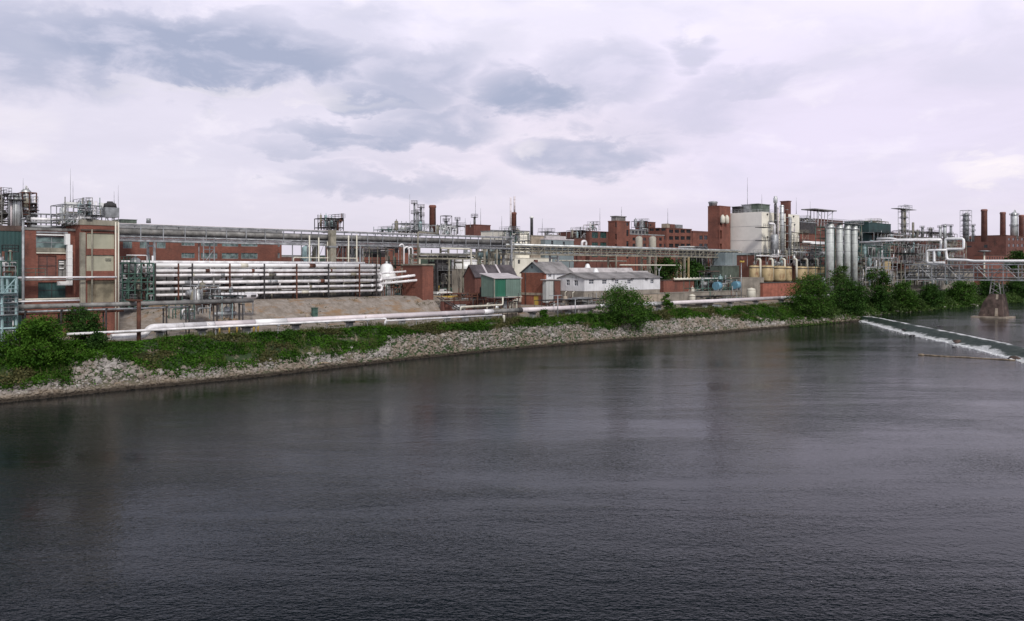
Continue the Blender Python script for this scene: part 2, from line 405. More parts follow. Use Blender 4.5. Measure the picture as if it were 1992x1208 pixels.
def column(name, label, px, wpx, b, pyt, pyb, m='silver', plats=2, arch=False, frame=False, cat='process column', group=None, pipe=True, seed=1, plm='dark_steel'):
    """vertical process vessel with domed head, ring platforms, ladder, riser pipes"""
    a, z1, z0 = A(px, b), Z(px, pyt, b), Z(px, pyb, b); r = wpx/2/F*dep(px, b); rn = random.Random(seed)
    t = thing(name, label, cat, a, b, z0, group)
    sh = MB(); zs = lerp(z0, z1, .55)
    sh.lathe(a, b, [(r*1.08, z0), (r*1.08, zs), (r, zs+.5*r), (r, z1-r*.9), (r*.86, z1-r*.5), (r*.5, z1-r*.12), (.02, z1)], 16); sh.build('shell', m, t)
    for i in range(plats):
        z = lerp(z1-r*.8, z0, i/max(1, plats)*rn.uniform(.85, 1)+.02)
        p = MB(); p.lathe(a, b, [(r*1.04, z), (r+.9, z), (r+.9, z+.12), (r*1.04, z+.12)], 12, False)
        pts = [(a+math.cos(k*math.pi/4)*(r+.85), b+math.sin(k*math.pi/4)*(r+.85), z+.12) for k in range(9)]
        rail(p, pts, 1., .06); p.build('platform', plm, t)
    if pipe:
        p = MB(); s_ = rn.choice((-1, 1)); rr = max(.12, r*.16); hp = z1+r*.5
        p.path([(a, b, z1-r*.1), (a, b, hp), (a+s_*(r+.6), b-.3, hp), (a+s_*(r+.6), b-.3, z0)], rr, 8, rr*3); p.build('pipe', 'white_pipe' if seed % 2 else 'galv', t)
    if arch:
        p = MB(); k = r*1.1
        p.path([(a, b, z1-r*.2)]+[(a+k*.5-k*.5*math.cos(th), b, z1+k*.45*math.sin(th)) for th in [j*math.pi/6 for j in range(1, 7)]]+[(a+k+.3, b-.2, z0)], r*.16, 8, .2); p.build('overhead_pipe', 'silver', t)
    ld = MB()
    for s_ in (-.2, .2): ld.bar((a+s_-r*.6, b-r-.25, z0), (a+s_-r*.6, b-r-.25, z1-.4*r), .05)
    ld.build('ladder', 'dark_steel', t)
    if frame:
        f = MB(); k = r+1.0
        cs = [(a-k, b-k), (a+k, b-k), (a+k, b+k), (a-k, b+k)]; top = z1+1.5; n = max(2, round((top-z0)/3.2))
        for c in cs: f.bar((*c, z0), (*c, top), .2)
        for i in range(1, n+1):
            z = lerp(z0, top, i/n)
            for j in range(4): f.bar((*cs[j], z), (*cs[(j+1) % 4], z), .16)
            if i > 1: f.bar((*cs[0], lerp(z0, top, (i-1)/n)), (*cs[1], z), .1)
        f.build('frame', 'galv' if seed % 2 else 'dark_steel', t)
    return t
def unit(name, label, px0, px1, pyt, pyb, b, depth=8, seed=1, fm='galv', bay=None, lev=None, vess=2, drums=1, pipes=10, plat=True, cat='process unit', rails=True,
         pm=('white_pipe', 'galv', 'grey_pipe', 'green_steel', 'rust'), vm=('silver', 'galv', 'aqua_steel', 'steel_tan'), z0=None, group=None, braces=True, thick=.22):
    """open steel frame filled with vessels, drums, pipe runs, gratings and handrails"""
    rn = random.Random(seed); a0, a1 = A(px0, b), A(px1, b); z1 = Z(px0, pyt, b); z0 = Z(px0, pyb, b) if z0 is None else z0; b1 = b+depth
    t = thing(name, label, cat, a0, b, z0, group)
    nb = bay or max(1, round((a1-a0)/4.5)); nl = lev or max(1, round((z1-z0)/3.8)); f = MB()
    A_ = [lerp(a0, a1, i/nb) for i in range(nb+1)]; Bs = [b, b1]; L = [z0]+[lerp(z0, z1, (j+1)/nl)-(rn.uniform(0, .8) if j < nl-1 else 0) for j in range(nl)]
    for x in A_:
        for y in Bs: f.bar((x, y, z0), (x, y, L[-1]+(rn.choice((0, 0, 1.2)) if y == b1 else 0)), thick)
        for z in L[1:]: f.bar((x, b, z), (x, b1, z), thick*.8)
    for z in L[1:]:
        for y in Bs: f.bar((a0, y, z), (a1, y, z), thick*.9)
    if braces:
        for i in range(nb):
            for j in range(nl):
                if rn.random() < .4: f.bar((A_[i], b, L[j]), (A_[i+1], b, L[j+1]), thick*.5)
    f.build('frame', fm, t)
    if plat:
        for j, z in enumerate(L[1:]):
            if rn.random() < .75:
                i0 = rn.randrange(nb); i1 = rn.randint(i0+1, nb); p = MB(); p.box(A_[i0]+.05, A_[i1]-.05, b-.9, b1-.1, z+.14, z+.22)
                if rails: rail(p, [(A_[i0], b1-.2, z+.22), (A_[i0], b-.85, z+.22), (A_[i1], b-.85, z+.22), (A_[i1], b1-.2, z+.22)], 1.05, .06)
                p.build('platform', rn.choice(('dark_steel', 'galv', fm)), t)
    for i in range(vess):
        x = rn.uniform(a0+.8, a1-.8); y = rn.uniform(b+1.2, b1-1); r = rn.uniform(.45, 1.0)*min(1, (z1-z0)/9+.25); j = rn.randrange(nl); zb = L[j]+.3; h = rn.uniform(2.5, 5.5)*min(1, (z1-z0)/9+.25)
        h = min(h, z1+1.2-zb)
        v = MB(); v.lathe(x, y, [(r*.4, zb-.3), (r*.5, zb), (r, zb+r*.5), (r, zb+h-r*.5), (r*.55, zb+h-r*.12), (.05, zb+h)], 14)
        v.tube((x, y, zb+h-.1), (x, y, zb+h+.5), r*.2, 6); v.build('vessel', rn.choice(vm), t)
    for i in range(drums):
        x = rn.uniform(a0+1.8, max(a0+1.9, a1-1.8)); y = rn.uniform(b+.9, b1-.9); r = rn.uniform(.5, .85)*min(1, (z1-z0)/9+.3); zc = rn.choice(L[:-1])+r+.5; l = min(1.9, (a1-a0)/2-.1)
        v = MB(); v.tube((x-l, y, zc), (x+l, y, zc), r, 12); v.tube((x-l-.3, y, zc), (x-l, y, zc), r*.6, 12, r); v.tube((x+l, y, zc), (x+l+.3, y, zc), r, 12, r*.6)
        for k in (-.6, .6): v.box(x+k*l-.1, x+k*l+.1, y-r*.6, y+r*.6, zc-r-.5, zc-r*.7)
        v.build('drum', rn.choice(vm), t)
    for i in range(pipes):
        r = rn.choice((.07, .1, .1, .14, .2)); y = rn.uniform(b-.4, b1); z = rn.choice(L[1:])-rn.uniform(.1, 1.6); x0 = rn.uniform(a0, a1-1); x1 = rn.uniform(x0+1, a1+.4)
        p = MB(); pts = [(x0, y, z)]; 
        if rn.random() < .6: pts = [(x0, y, max(z0, z-rn.uniform(1.5, 5))), (x0, y, z)]
        pts.append((x1, y, z))
        if rn.random() < .6: pts.append((x1, y, min(z1+1.5, z+rn.uniform(1, 4)) if rn.random() < .5 else max(z0, z-rn.uniform(1.5, 5))))
        p.path(pts, r, 6)
        for k in range(rn.randint(0, 2)):
            x = rn.uniform(x0, x1); p.tube((x-.12, y, z), (x+.12, y, z), r*1.9, 8)
        p.build('pipe', rn.choice(pm), t)
    return t
def mast(px, pyt, pyb, b, label, name='lightning_mast', cat='mast', r=.036, m='galv', group='thin masts above the roofs'):
    a, z0, z1 = A(px, b), Z(px, pyb, b), Z(px, pyt, b); k = dep(px, b)/170
    mb = MB(); mb.tube((a, b, z0), (a, b, lerp(z0, z1, .5)), r*1.5*k, 6, r*1.1*k); mb.tube((a, b, lerp(z0, z1, .5)), (a, b, z1), r*k, 6, r*.6*k)
    mb.lathe(a, b, [(r*3*k, z0), (r*3*k, z0+.2), (r*1.4*k, z0+.4)], 8)
    return single(mb, name, m, label, cat, (a, b, z0), group)
def xy_pipe(m, pts, r, n=8, bend=None): return m.path(pts, r, n, bend)
# ================================================================ SETTING
def axis_vals(segs):
    out = []
    for x0, x1, st in segs:
        n = max(1, round((x1-x0)/st)); out += [lerp(x0, x1, i/n) for i in range(n)]
    return out+[segs[-1][1]]
av = axis_vals([(-4000, -400, 600), (-400, -20, 60), (-20, 30, 6), (30, 340, 2.2), (340, 520, 5), (520, 1000, 60), (1000, 9000, 900)])
bv = axis_vals([(-9, 0, 1.5), (0, 16, .5), (16, 46, 1.6), (46, 100, 6), (100, 400, 50), (400, 6000, 700)])
g = MB(); nb_ = len(bv)
for a in av:
    for b in bv: g.v.append((a, b, G(a, b)))
for i in range(len(av)-1):
    for j in range(nb_-1):
        k = i*nb_+j; g.f.append((k, k+nb_, k+nb_+1, k+1)); g.sm.append(True)
m, nt, p = newmat('ground'); o = coords(nt); x, y, z = sep(nt, o)
big = nz(nt, o, .12, 5, .65); fine = nz(nt, o, 1.6, 6, .7); mid = nz(nt, mapv(nt, o, (1, .6, 1)), .6, 7, .75)
dirt = mix(nt, fine.rng(.35, .7), (.13, .1, .075), (.3, .25, .2))
yard = mix(nt, mid.rng(.35, .65), (.13, .115, .105), (.23, .21, .195))
slope = mix(nt, mid.rng(.38, .62), (.22, .185, .155), (.33, .29, .26))
slope = mix(nt, nz(nt, mapv(nt, o, (.5, 1, 1), (4, 2, 0)), .3, 6, .75).rng(.5, .62)*.8, slope, (.27, .165, .085))
slope = mix(nt, nz(nt, mapv(nt, o, (1, .3, 1), (9, 5, 0)), .8, 6, .75).rng(.56, .74)*.6, slope, (.12, .09, .07))
edge = (y+(big-.5)*8)
dirt = mix(nt, (y+(big-.5)*4).rng(2, 5)*nz(nt, o, .5, 5, .7).rng(.36, .5), dirt, (.03, .055, .018))
c = mix(nt, edge.rng(11, 15), dirt, mix(nt, big.rng(.4, .6), (.2, .17, .14), (.29, .26, .24)))
c = mix(nt, edge.rng(21, 25), c, slope); c = mix(nt, edge.rng(42, 46), c, yard)
c = mix(nt, z.rng(.1, .75), (.035, .025, .018), c)
c = mix(nt, x.rng(270, 320)*y.rng(2, 9), c, (.045, .05, .03))
c = mix(nt, y.rng(120, 300), c, (.03, .05, .025))
nt.links.new(c.s, p.inputs['Base Color']); p.inputs['Roughness'].default_value = .95
bump(nt, p, fine, .6, .25); M['ground'] = m
tag(g.build('ground', 'ground'), kind='structure')
# distant wooded hills
def hills(name, Y, hmax, seed, m):
    mb = MB(); xs = axis_vals([(-4500, 6500, 120)]); rows = 7
    for x in xs:
        hh = hmax*(.72+.35*noise.noise(Vector((x*.0006, seed, 0)))+.08*noise.noise(Vector((x*.005, seed, 3))))
        for r in range(rows):
            k = r/(rows-1); prof = math.sin(k*math.pi)**.8 if 0 < k < 1 else 0
            mb.v.append((x, Y+(k-.5)*1400+60*noise.noise(Vector((x*.003, k*3, seed))), 6+hh*prof))
    for i in range(len(xs)-1):
        for r in range(rows-1):
            k = i*rows+r; mb.f.append((k, k+rows, k+rows+1, k+1)); mb.sm.append(True)
    o = mb.build(name, m); o.rotation_euler = (0, 0, 0); o.location = (0, 0, 0); tag(o, kind='structure')
m, nt, p = newmat('hill'); o = coords(nt)
c = mix(nt, nz(nt, o, .02, 6, .7).rng(.35, .65), (.018, .035, .022), (.05, .075, .045)); nt.links.new(c.s, p.inputs['Base Color']); p.inputs['Roughness'].default_value = 1
M['hill'] = m
hills('hills', 3600, 92, 2.3, 'hill')
# ---------------------------------------------------------------- water
def water_mat(key, amp):
    m, nt, p = newmat(key); o = coords(nt)
    p.inputs['IOR'].default_value = 1.33
    pat = nz(nt, mapv(nt, o, (.35, 1, 1)), .055, 4, .6, .6)         # wind patches
    pat2 = nz(nt, mapv(nt, o, (.25, 1, 1), (3, 9, 0)), .16, 3, .6, .4)
    w1 = nz(nt, mapv(nt, o, (1, 1, 1)), 1.5, 3, .6, .3); w2 = nz(nt, mapv(nt, o, (.6, 1, 1), (5, 5, 0)), 4.5, 2, .55, .4); w3 = nz(nt, mapv(nt, o, (.8, 1, 1)), .35, 2, .5)
    h = w1*.5+w2*.36+w3*.3
    hm = h*(pat.rng(.35, .65, .5, 1.3))*(pat2.rng(.35, .65, .75, 1.15))
    n = nt.nodes.new('ShaderNodeBump'); n.inputs['Strength'].default_value = 1; n.inputs['Distance'].default_value = amp
    nt.links.new(hm.s, n.inputs['Height']); nt.links.new(n.outputs[0], p.inputs['Normal'])
    c = mix(nt, pat.rng(.35, .65), (.004, .007, .009), (.008, .012, .015)); nt.links.new(c.s, p.inputs['Base Color'])
    p.inputs['Roughness'].default_value = .07
    p.inputs['Specular Tint'].default_value = (.76, .92, .99, 1)
    p.inputs['Specular IOR Level'].default_value = WSPEC
    M[key] = m
WSPEC = .158
water_mat('water', .075)
UPZ = 1.55
crest = [(60, -60), (84.6, 60), (106, 181), (108.7, 192.3), (111.4, 210), (115.6, 242), (119.3, 269), (122.4, 292), (122.5, 297), (119, 306)]
foot = [(44, -64), (72, 55), (98.6, 171.4), (101.1, 185.2), (103.6, 201), (105.2, 213), (107.4, 234.5), (110.9, 257.4), (117, 287.6), (118.5, 297), (114.5, 304)]
def world_obj(name, verts, faces, m, smooth=False):
    me = bpy.data.meshes.new(name); me.from_pydata(verts, [], faces)
    me.polygons.foreach_set('use_smooth', [smooth]*len(faces)); me.materials.append(M[m]); me.update()
    o = bpy.data.objects.new(name, me); COL.objects.link(o); return o
RV = [(-1500, -1500, 0), (40, -1500, 0)]+[(x, y, 0) for x, y in foot]+[(112, 308, 0), (60, 330, 0), (-300, 420, 0), (-1500, 900, 0)]
o = world_obj('river_water', RV, [tuple(range(len(RV)))], 'water')
tag(o, kind='structure')
up = [(56, -1500)]+crest+[(124, 330), (300, 560), (1800, 2040), (1800, -1500)]
tag(world_obj('upstream_water', [(x, y, UPZ) for x, y in up], [tuple(range(len(up)))], 'water'), kind='structure')
# weir: smooth dark tongue of water over the crest, broken foam at the foot
def polyl(P, t):
    L = [0]
    for p_, q_ in zip(P, P[1:]): L.append(L[-1]+math.hypot(q_[0]-p_[0], q_[1]-p_[1]))
    s_ = t*L[-1]
    for i in range(len(P)-1):
        if s_ <= L[i+1] or i == len(P)-2:
            k = (s_-L[i])/(L[i+1]-L[i]); return (lerp(P[i][0], P[i+1][0], k), lerp(P[i][1], P[i+1][1], k))
m, nt, p = newmat('spill'); o = coords(nt); x, y, z = sep(nt, o)
p.inputs['Specular IOR Level'].default_value = .04
f1 = nz(nt, mapv(nt, o, (.5, .5, 2)), 1.1, 5, .7); f2 = nz(nt, o, 3.5, 3, .7)
foam = (z+(f1-.5)*1.5+(nz(nt, o, .12, 3, .6)-.5)*1.6).rng(.42, .05)
foam = (foam*(f2.rng(.3, .55)*.8+.2)).m('MAXIMUM', (z+(nz(nt, o, .25, 3, .6)-.5)*.5).rng(1.40, 1.55)*nz(nt, o, .06, 2).rng(.38, .52)*1.0)
c = mix(nt, foam, mix(nt, f1.rng(.35, .7), (.022, .04, .034), (.07, .09, .075)), (.75, .76, .78)); nt.links.new(c.s, p.inputs['Base Color'])
nt.links.new(foam.rng(0, 1, .4, .8).s, p.inputs['Roughness']); bump(nt, p, f2, .5, .12); M['spill'] = m
vs, fs = [], []; NL, NW = 420, 10
for i in range(NL+1):
    t = i/NL; c_, f_ = polyl(crest, t), polyl(foot, t)
    for j in range(NW+1):
        k = j/NW; zz = UPZ+.03-(UPZ+.15)*sst(k, .06, .9)+(.06*noise.noise(Vector((t*160, k*4, 0)))) ; kk = -.12+k*1.12
        vs.append((lerp(c_[0], f_[0], kk), lerp(c_[1], f_[1], kk), zz if j else UPZ-.25))
for i in range(NL):
    for j in range(NW):
        k = i*(NW+1)+j; fs.append((k, k+1, k+NW+2, k+NW+1))
o = world_obj('weir', vs, fs, 'spill', True); tag(o, 'long low weir with dark water sliding over it and white foam at its foot', 'weir')
# foam fringe (uncountable): little churned clumps along the foot
mf, nt, p = newmat('foam'); nt.links.new(mix(nt, nz(nt, coords(nt), 2, 3).rng(.3, .7), (.55, .57, .6), (.85, .86, .88)).s, p.inputs['Base Color']); p.inputs['Roughness'].default_value = .7; M['foam'] = mf
ICO = None
def rock_templates(n=8, seed=3):
    import bmesh
    out = []; rn = random.Random(seed)
    for i in range(n):
        bm = bmesh.new(); bmesh.ops.create_icosphere(bm, subdivisions=1, radius=1)
        sx, sy, sz = rn.uniform(.8, 1.25), rn.uniform(.7, 1.1), rn.uniform(.55, .8)
        for v in bm.verts:
            k = 1+rn.uniform(-.24, .2); v.co = Vector((v.co.x*sx*k, v.co.y*sy*k, v.co.z*sz*k))
        out.append(([v.co.copy() for v in bm.verts], [tuple(v.index for v in f.verts) for f in bm.faces])); bm.free()
    return out
RT = rock_templates()
def add_rock(mb, c, r, rn, flat=1.):
    V_, F_ = rn.choice(RT); a = rn.uniform(0, 6.28); ca, sa = math.cos(a), math.sin(a); n = len(mb.v); t = rn.uniform(-.5, .5)
    for v in V_:
        x, y, z = v.x, v.y*math.cos(t)-v.z*math.sin(t), v.y*math.sin(t)+v.z*math.cos(t)
        mb.v.append((c[0]+(x*ca-y*sa)*r, c[1]+(x*sa+y*ca)*r, c[2]+z*r*flat))
    mb.f += [tuple(n+i for i in f) for f in F_]; mb.sm += [False]*len(F_)
fo = MB(); rn = random.Random(5)
for i in range(1700):
    t = rn.uniform(.35, 1); f_ = polyl(foot, t); den = noise.noise(Vector((t*45, 0, 7)))
    if den < -.12: continue
    off = abs(rn.gauss(0, .9)); a, b = ab(f_[0]-off*1.0+.8, f_[1]+rn.uniform(-.5, .5))
    add_rock(fo, (a, b, rn.uniform(-.05, .12)), rn.uniform(.12, .42)*(1 if off < 1 else .6), rn, .45)
tag(fo.build('foam', 'foam'), kind='stuff')
leafmat('reed', (.06, .085, .025), (.13, .15, .06), .3)
# ---------------------------------------------------------------- riprap and plant cover
PA = lambda px: A(px, 3)
lowb = [(PA(-60), 1.7), (PA(138), 1.7), (PA(165), 6.5), (PA(270), 6), (PA(300), 2.2), (PA(420), 1.6), (PA(560), 2.4), (PA(770), 3.0), (PA(790), 6.9), (PA(900), 7.4), (PA(1170), 7.2), (PA(1185), 4.2), (PA(1225), 3.2),
        (PA(1260), 6.5), (PA(1340), 6.6), (PA(1440), 6.8), (PA(1462), 3.2), (PA(1540), 2.2), (PA(1640), 2.0), (PA(1992), 1.0), (800, 1)]
def blow(a):
    for (x0, y0), (x1, y1) in zip(lowb, lowb[1:]):
        if a <= x1: return lerp(y0, y1, max(0, (a-x0)/(x1-x0)))
    return 1
m, nt, p = newmat('riprap'); o = coords(nt); x, y, z = sep(nt, o)
rp = E(nt, nt.nodes.new('ShaderNodeNewGeometry').outputs['Random Per Island'])
c = mix(nt, rp, (.15, .135, .125), (.42, .39, .37)); c = mix(nt, nz(nt, o, .22, 4).rng(.4, .66)*.6, c, (.22, .165, .115))
c = mix(nt, (z+(nz(nt, o, .5, 3)-.5)*.9).rng(1.3, .6)*.6, c, (.20, .155, .105)); c = mix(nt, (z+(nz(nt, o, .5, 3)-.5)*.5).rng(.75, .3), c, (.035, .026, .018))
nt.links.new(c.s, p.inputs['Base Color']); p.inputs['Roughness'].default_value = .9; bump(nt, p, nz(nt, o, 6, 4), .4, .05); M['riprap'] = m
rr = MB(); rn = random.Random(21)
for i in range(24000):
    a = 30+(rn.random()**1.1)*400; bl = blow(a)+1.4*noise.noise(Vector((a*.22, 3, 1)))
    b = rn.uniform(-.7, max(1.5, bl)+1.2)
    if b > bl+.5 and rn.random() < .6: continue
    b = inl(a, b); bb_ = b
    r = rn.choice((.12, .17, .22, .3))*rn.uniform(.8, 1.2)*(1.9 if rn.random() < .06 else 1)*(1+max(0, (a-140))/420)
    if PA(165) < a < PA(285) and b > 3.5: r *= 1.15
    add_rock(rr, (a, b, G(a, b)+r*.12), r, rn)
tag(rr.build('riprap', 'riprap'), kind='stuff')
def leafq(mb, c, s_, rn, up=.3):
    d = Vector((rn.gauss(0, 1), rn.gauss(0, 1), rn.gauss(0, 1)+up)).normalized(); x = d.orthogonal().normalized(); y = d.cross(x)
    t = rn.uniform(0, 6.28); x, y = x*math.cos(t)+y*math.sin(t), y*math.cos(t)-x*math.sin(t); w_ = s_*rn.uniform(.45, .75); s2 = s_*rn.uniform(.8, 1.2)
    c = Vector(c); n = len(mb.v)
    mb.v += [tuple(c-x*s2), tuple(c+y*w_), tuple(c+x*s2), tuple(c-y*w_)]; mb.f.append((n, n+1, n+2, n+3)); mb.sm.append(False)
cv, wd = MB(), MB(); rn = random.Random(8)
for i in range(26000):
    a = 28+rn.random()**1.3*370; bl = blow(a)+1.3*noise.noise(Vector((a*.22, 3, 1)))
    top = 13.5 if a < PA(780) else 12.5
    b = rn.uniform(bl-.3, top)
    if rn.random() < .012: b = rn.uniform(.8, bl)
    d = noise.noise(Vector((a*.16, b*.35, 0)))
    dry = noise.noise(Vector((a*.1, b*.25, 9)))+(.25 if b > 10.5 else 0)+(.22 if (PA(800) < a < PA(1160)) else 0)
    if b > 11 and rn.random() < (b-11)*.35+.1: continue
    if d < -.5: continue
    tgt = wd if dry > .36 else cv; h = .3+.6*max(0, d+.35)+(.3 if a < PA(300) else 0)
    if b > 7.5 and PA(195) < a < PA(345): h *= .3
    b = inl(a, b); zg = G(a, b); k = 1+max(0, a-150)/300
    for j in range(8 if a < 130 else 5):
        leafq(tgt, (a+rn.gauss(0, .32)*k, b+rn.gauss(0, .3)*k, zg+rn.uniform(.02, h)), rn.uniform(.12, .22)*k, rn, .8)
tag(cv.build('ground_cover', 'cover'), kind='stuff'); tag(wd.build('dry_weeds', 'weeds'), kind='stuff')
# loose stones and scrub on the tan slope, tall grass along the bank top
sl_ = MB(); sw = MB(); tg = MB(); rn = random.Random(44)
for i in range(1700):
    a = rn.uniform(A(300, 30), A(880, 38)); b = rn.uniform(17, 41); n_ = noise.noise(Vector((a*.15, b*.3, 6)))
    if n_ > -.05: add_rock(sl_, (a, b, G(a, b)+.02), rn.uniform(.05, .16)*(2 if rn.random() < .04 else 1), rn, .7)
    elif n_ < -.25 or (b < 21 and rn.random() < .3):
        for j in range(6): leafq(sw, (a+rn.gauss(0, .25), b+rn.gauss(0, .25), G(a, b)+rn.uniform(.02, .25)), .13, rn, .8)
for i in range(5200):
    a = 28+rn.random()**1.2*330; b = rn.uniform(blow(a), 15.5)
    if noise.noise(Vector((a*.2, b*.4, 12))) < .05 or (b > 7 and PA(195) < a < PA(345)): continue
    b = inl(a, b); zg = G(a, b); k = 1+max(0, a-140)/300
    for j in range(7):
        x, y = a+rn.gauss(0, .16), b+rn.gauss(0, .16); h = rn.uniform(.4, 1.05); dx, dy = rn.gauss(0, .16), rn.gauss(0, .16); w_ = .035*k; n = len(tg.v)
        tg.v += [(x-w_, y, zg-.05), (x+w_, y, zg-.05), (x+dx+w_*.4, y+dy, zg+h), (x+dx-w_*.4, y+dy, zg+h)]; tg.f.append((n, n+1, n+2, n+3)); tg.sm.append(False)
tag(sl_.build('slope_rubble', 'riprap'), kind='stuff'); tag(sw.build('slope_weeds', 'weeds'), kind='stuff'); tag(tg.build('tall_grass', 'reed'), kind='stuff')
for i, (px, L_, an, lab) in enumerate([(210, 3.2, .3, 'bleached driftwood log on the waterline below the light rock pile'), (612, 2.6, -.2, 'short driftwood log on the wet stones below the middle of the grass bank'), (930, 3.4, .15, 'thin driftwood log at the foot of the rocks below the green shed'), (1395, 4.0, .1, 'driftwood log at the water edge below the small ivory tank')]):
    b = .9; a = A(px, b+5); b = inl(a, b); z = G(a, b)+.18; m_ = MB(); m_.path([(a, b, z), (a+L_*.5*math.cos(an), b+L_*.5*math.sin(an), z+.1), (a+L_*math.cos(an*1.6), b+L_*math.sin(an*1.6), z)], .13, 7, .4)
    m_.tube((a+L_*.5, b, z), (a+L_*.6, b-.3, z+.5), .05, 5, .02); single(m_, 'driftwood_log', 'log', lab, 'log', (a, b, z))
# ---------------------------------------------------------------- trees and shrubs
def tree(name, label, px, wpx, pyt, pyb, b, m='leaf', n=6000, seed=1, blobs=9, leaf=.2, trunk=True, cat='tree', squash=1., skew=0., group=None):
    a = A(px, b); b = inl(a, b); a = A(px, b); D = dep(px, b); R0 = wpx/2/F*D; z1 = Z(px, pyt, b); z0 = Z(px, pyb, b); zg = G(a, b) if z0 > G(a, b)-2 else z0
    rn = random.Random(seed); hh = z1-z0; t = thing(name, label, cat, a, b, zg, group)
    B = []
    for i in range(blobs):
        k = (i+.5)/blobs; ang = rn.uniform(0, 6.28); hz = k**.85
        wr = math.sqrt(max(.15, 1-((hz-.42)/.78)**2)); rad = R0*rn.uniform(.34, .5)*(1.1-.3*hz)
        off = max(0, R0*wr-rad)*rn.uniform(.65, 1.05)
        B.append((a+math.cos(ang)*off+skew*(hz-.5)*R0, b+math.sin(ang)*off*.8, z0+rad*.6+(hh-rad*1.5)*hz, rad))
    B.append((a, b, z0+hh*.5, R0*.62)); B.append((a, b, z0+hh*.22, R0*.6)); B.append((a+skew*.3*R0, b, z1-R0*.36, R0*.36))
    cr = MB(); per = 16; tot = sum(x[3]**2 for x in B)
    for bx_, by_, bz_, rad in B:
        for i in range(max(4, int(n/per*rad*rad/tot))):
            d = Vector((rn.gauss(0, 1), rn.gauss(0, 1), rn.gauss(0, 1)*.9+.25)).normalized(); q = rad*(rn.random()**.35)*rn.uniform(.82, 1.18)
            c = Vector((bx_+d.x*q, by_+d.y*q, max(zg+.1, bz_+d.z*q*.85*squash))); cs = rad*.1+leaf*1.1
            if noise.noise(c*.45) < -.33: continue
            for j in range(per): leafq(cr, c+Vector((rn.gauss(0, cs), rn.gauss(0, cs), rn.gauss(0, cs*.6))), leaf*rn.uniform(.7, 1.2), rn, .6)
    cr.build('crown', m, t)
    if trunk:
        tk = MB(); rt = max(.12, R0*.05); top = Vector((a+skew*.2*R0, b, z0+hh*.5)); base = Vector((a, b, zg-.4))
        tk.tube(base, top, rt*1.5, 8, rt*.8)
        for x in B:
            s_ = base.lerp(top, rn.uniform(.3, 1)); mid_ = s_.lerp(Vector(x[:3]), .5)+Vector((0, 0, -.1*x[3])); tk.tube(s_, mid_, rt*.6, 6, rt*.4); tk.tube(mid_, Vector(x[:3]), rt*.4, 6, rt*.15)
            for k in range(3): tk.tube(Vector(x[:3]), Vector(x[:3])+Vector((rn.gauss(0, 1), rn.gauss(0, 1), rn.uniform(0, 1)))*x[3]*.6, rt*.15, 4, .02)
        tk.build('trunk', 'bark', t)
    return t
tree('bush', 'large rounded dark green bush at the water edge, below the teal stair tower', 72, 158, 608, 722, 7.5, 'leaf_light', 19000, 1, 17, .17, cat='bush')
tree('bush', 'loose bush with bare twig ends behind the big rounded bush, below the tan panelled tower', 160, 102, 595, 668, 15, 'leaf_dark', 6500, 2, 9, .17, cat='bush')
tree('bush', 'low spreading bush beside the open end of the thick white pipe', 186, 56, 642, 684, 10, 'leaf_dark', 3000, 3, 6, .15, cat='bush', trunk=False)
tree('tree', 'broad dark green tree on the rocks in front of the long white house', 1213, 140, 550, 650, 6.5, 'leaf', 20000, 4, 22, .2)
tree('shrub', 'small bright shrub growing between two lengths of pipe, right of the white house', 1298, 34, 570, 612, 12.5, 'leaf_light', 2200, 5, 6, .2, cat='shrub')
tree('shrub', 'low light green shrub under the white pipe beside the brick gabled building', 1058, 22, 600, 620, 11, 'leaf_light', 900, 6, 4, .17, cat='shrub', trunk=False)
tree('tree', 'spreading olive green tree leaning over the river bank before the orange clad wall', 1571, 132, 527, 634, 4.5, 'leaf', 22000, 7, 24, .25)
tree('tree', 'pale loose tree in front of the tall silver silos', 1638, 62, 513, 580, 11, 'leaf_olive', 5000, 8, 8, .28)
tree('tree', 'dense dark tree just right of the leaning olive tree', 1650, 96, 542, 622, 4.5, 'leaf_dark', 13000, 9, 16, .28)
tree('tree', 'tallest dark tree of the bank, at the end of the weir', 1708, 72, 518, 618, 4.5, 'leaf_dark', 12000, 10, 15, .29)
tree('tree', 'bright green bushy tree above the weir end', 1758, 78, 543, 613, 4, 'leaf', 10000, 11, 12, .3)
tree('tree', 'low tree between the weir end and the river pier, left of the dense clump', 1812, 66, 550, 603, 4, 'leaf_dark', 6500, 12, 9, .34)
tree('tree', 'rounded clump of a tree left of the river pier under the truss bridge', 1868, 76, 541, 600, 4, 'leaf', 8000, 13, 11, .36)
tree('tree', 'dark tree directly behind the river pier tower', 1926, 66, 539, 596, 5, 'leaf_dark', 6000, 14, 10, .4)
tree('tree', 'dark tree at the right of the river pier on the far bank', 1984, 76, 536, 598, 5, 'leaf_dark', 7500, 15, 10, .42)
tree('tree', 'dark round tree in front of the big brick power house', 1978, 56, 484, 530, 30, 'leaf_dark', 3600, 16, 8, .5)
th = MB(); rn = random.Random(77)
for i in range(5200):
    a = rn.uniform(A(1535, 2), A(2010, 2)+20); b = rn.uniform(.6, 9); k = 1+(a-280)/330
    if noise.noise(Vector((a*.12, b*.2, 4))) < -.3: continue
    h = (.5+1.9*max(0, noise.noise(Vector((a*.13, b*.3, 2)))+.4))*min(1, b/2.5)*(1 if a > A(1600, 2) else .5)
    zg = max(G(a, b), UPZ if a > 300 else 0)
    for j in range(7): leafq(th, (a+rn.gauss(0, .5), b+rn.gauss(0, .4), zg+rn.uniform(.05, 1)*h+.1), .3*k*rn.uniform(.7, 1.1), rn, .7)
tag(th.build('bank_thicket', 'leaf_olive'), kind='stuff')
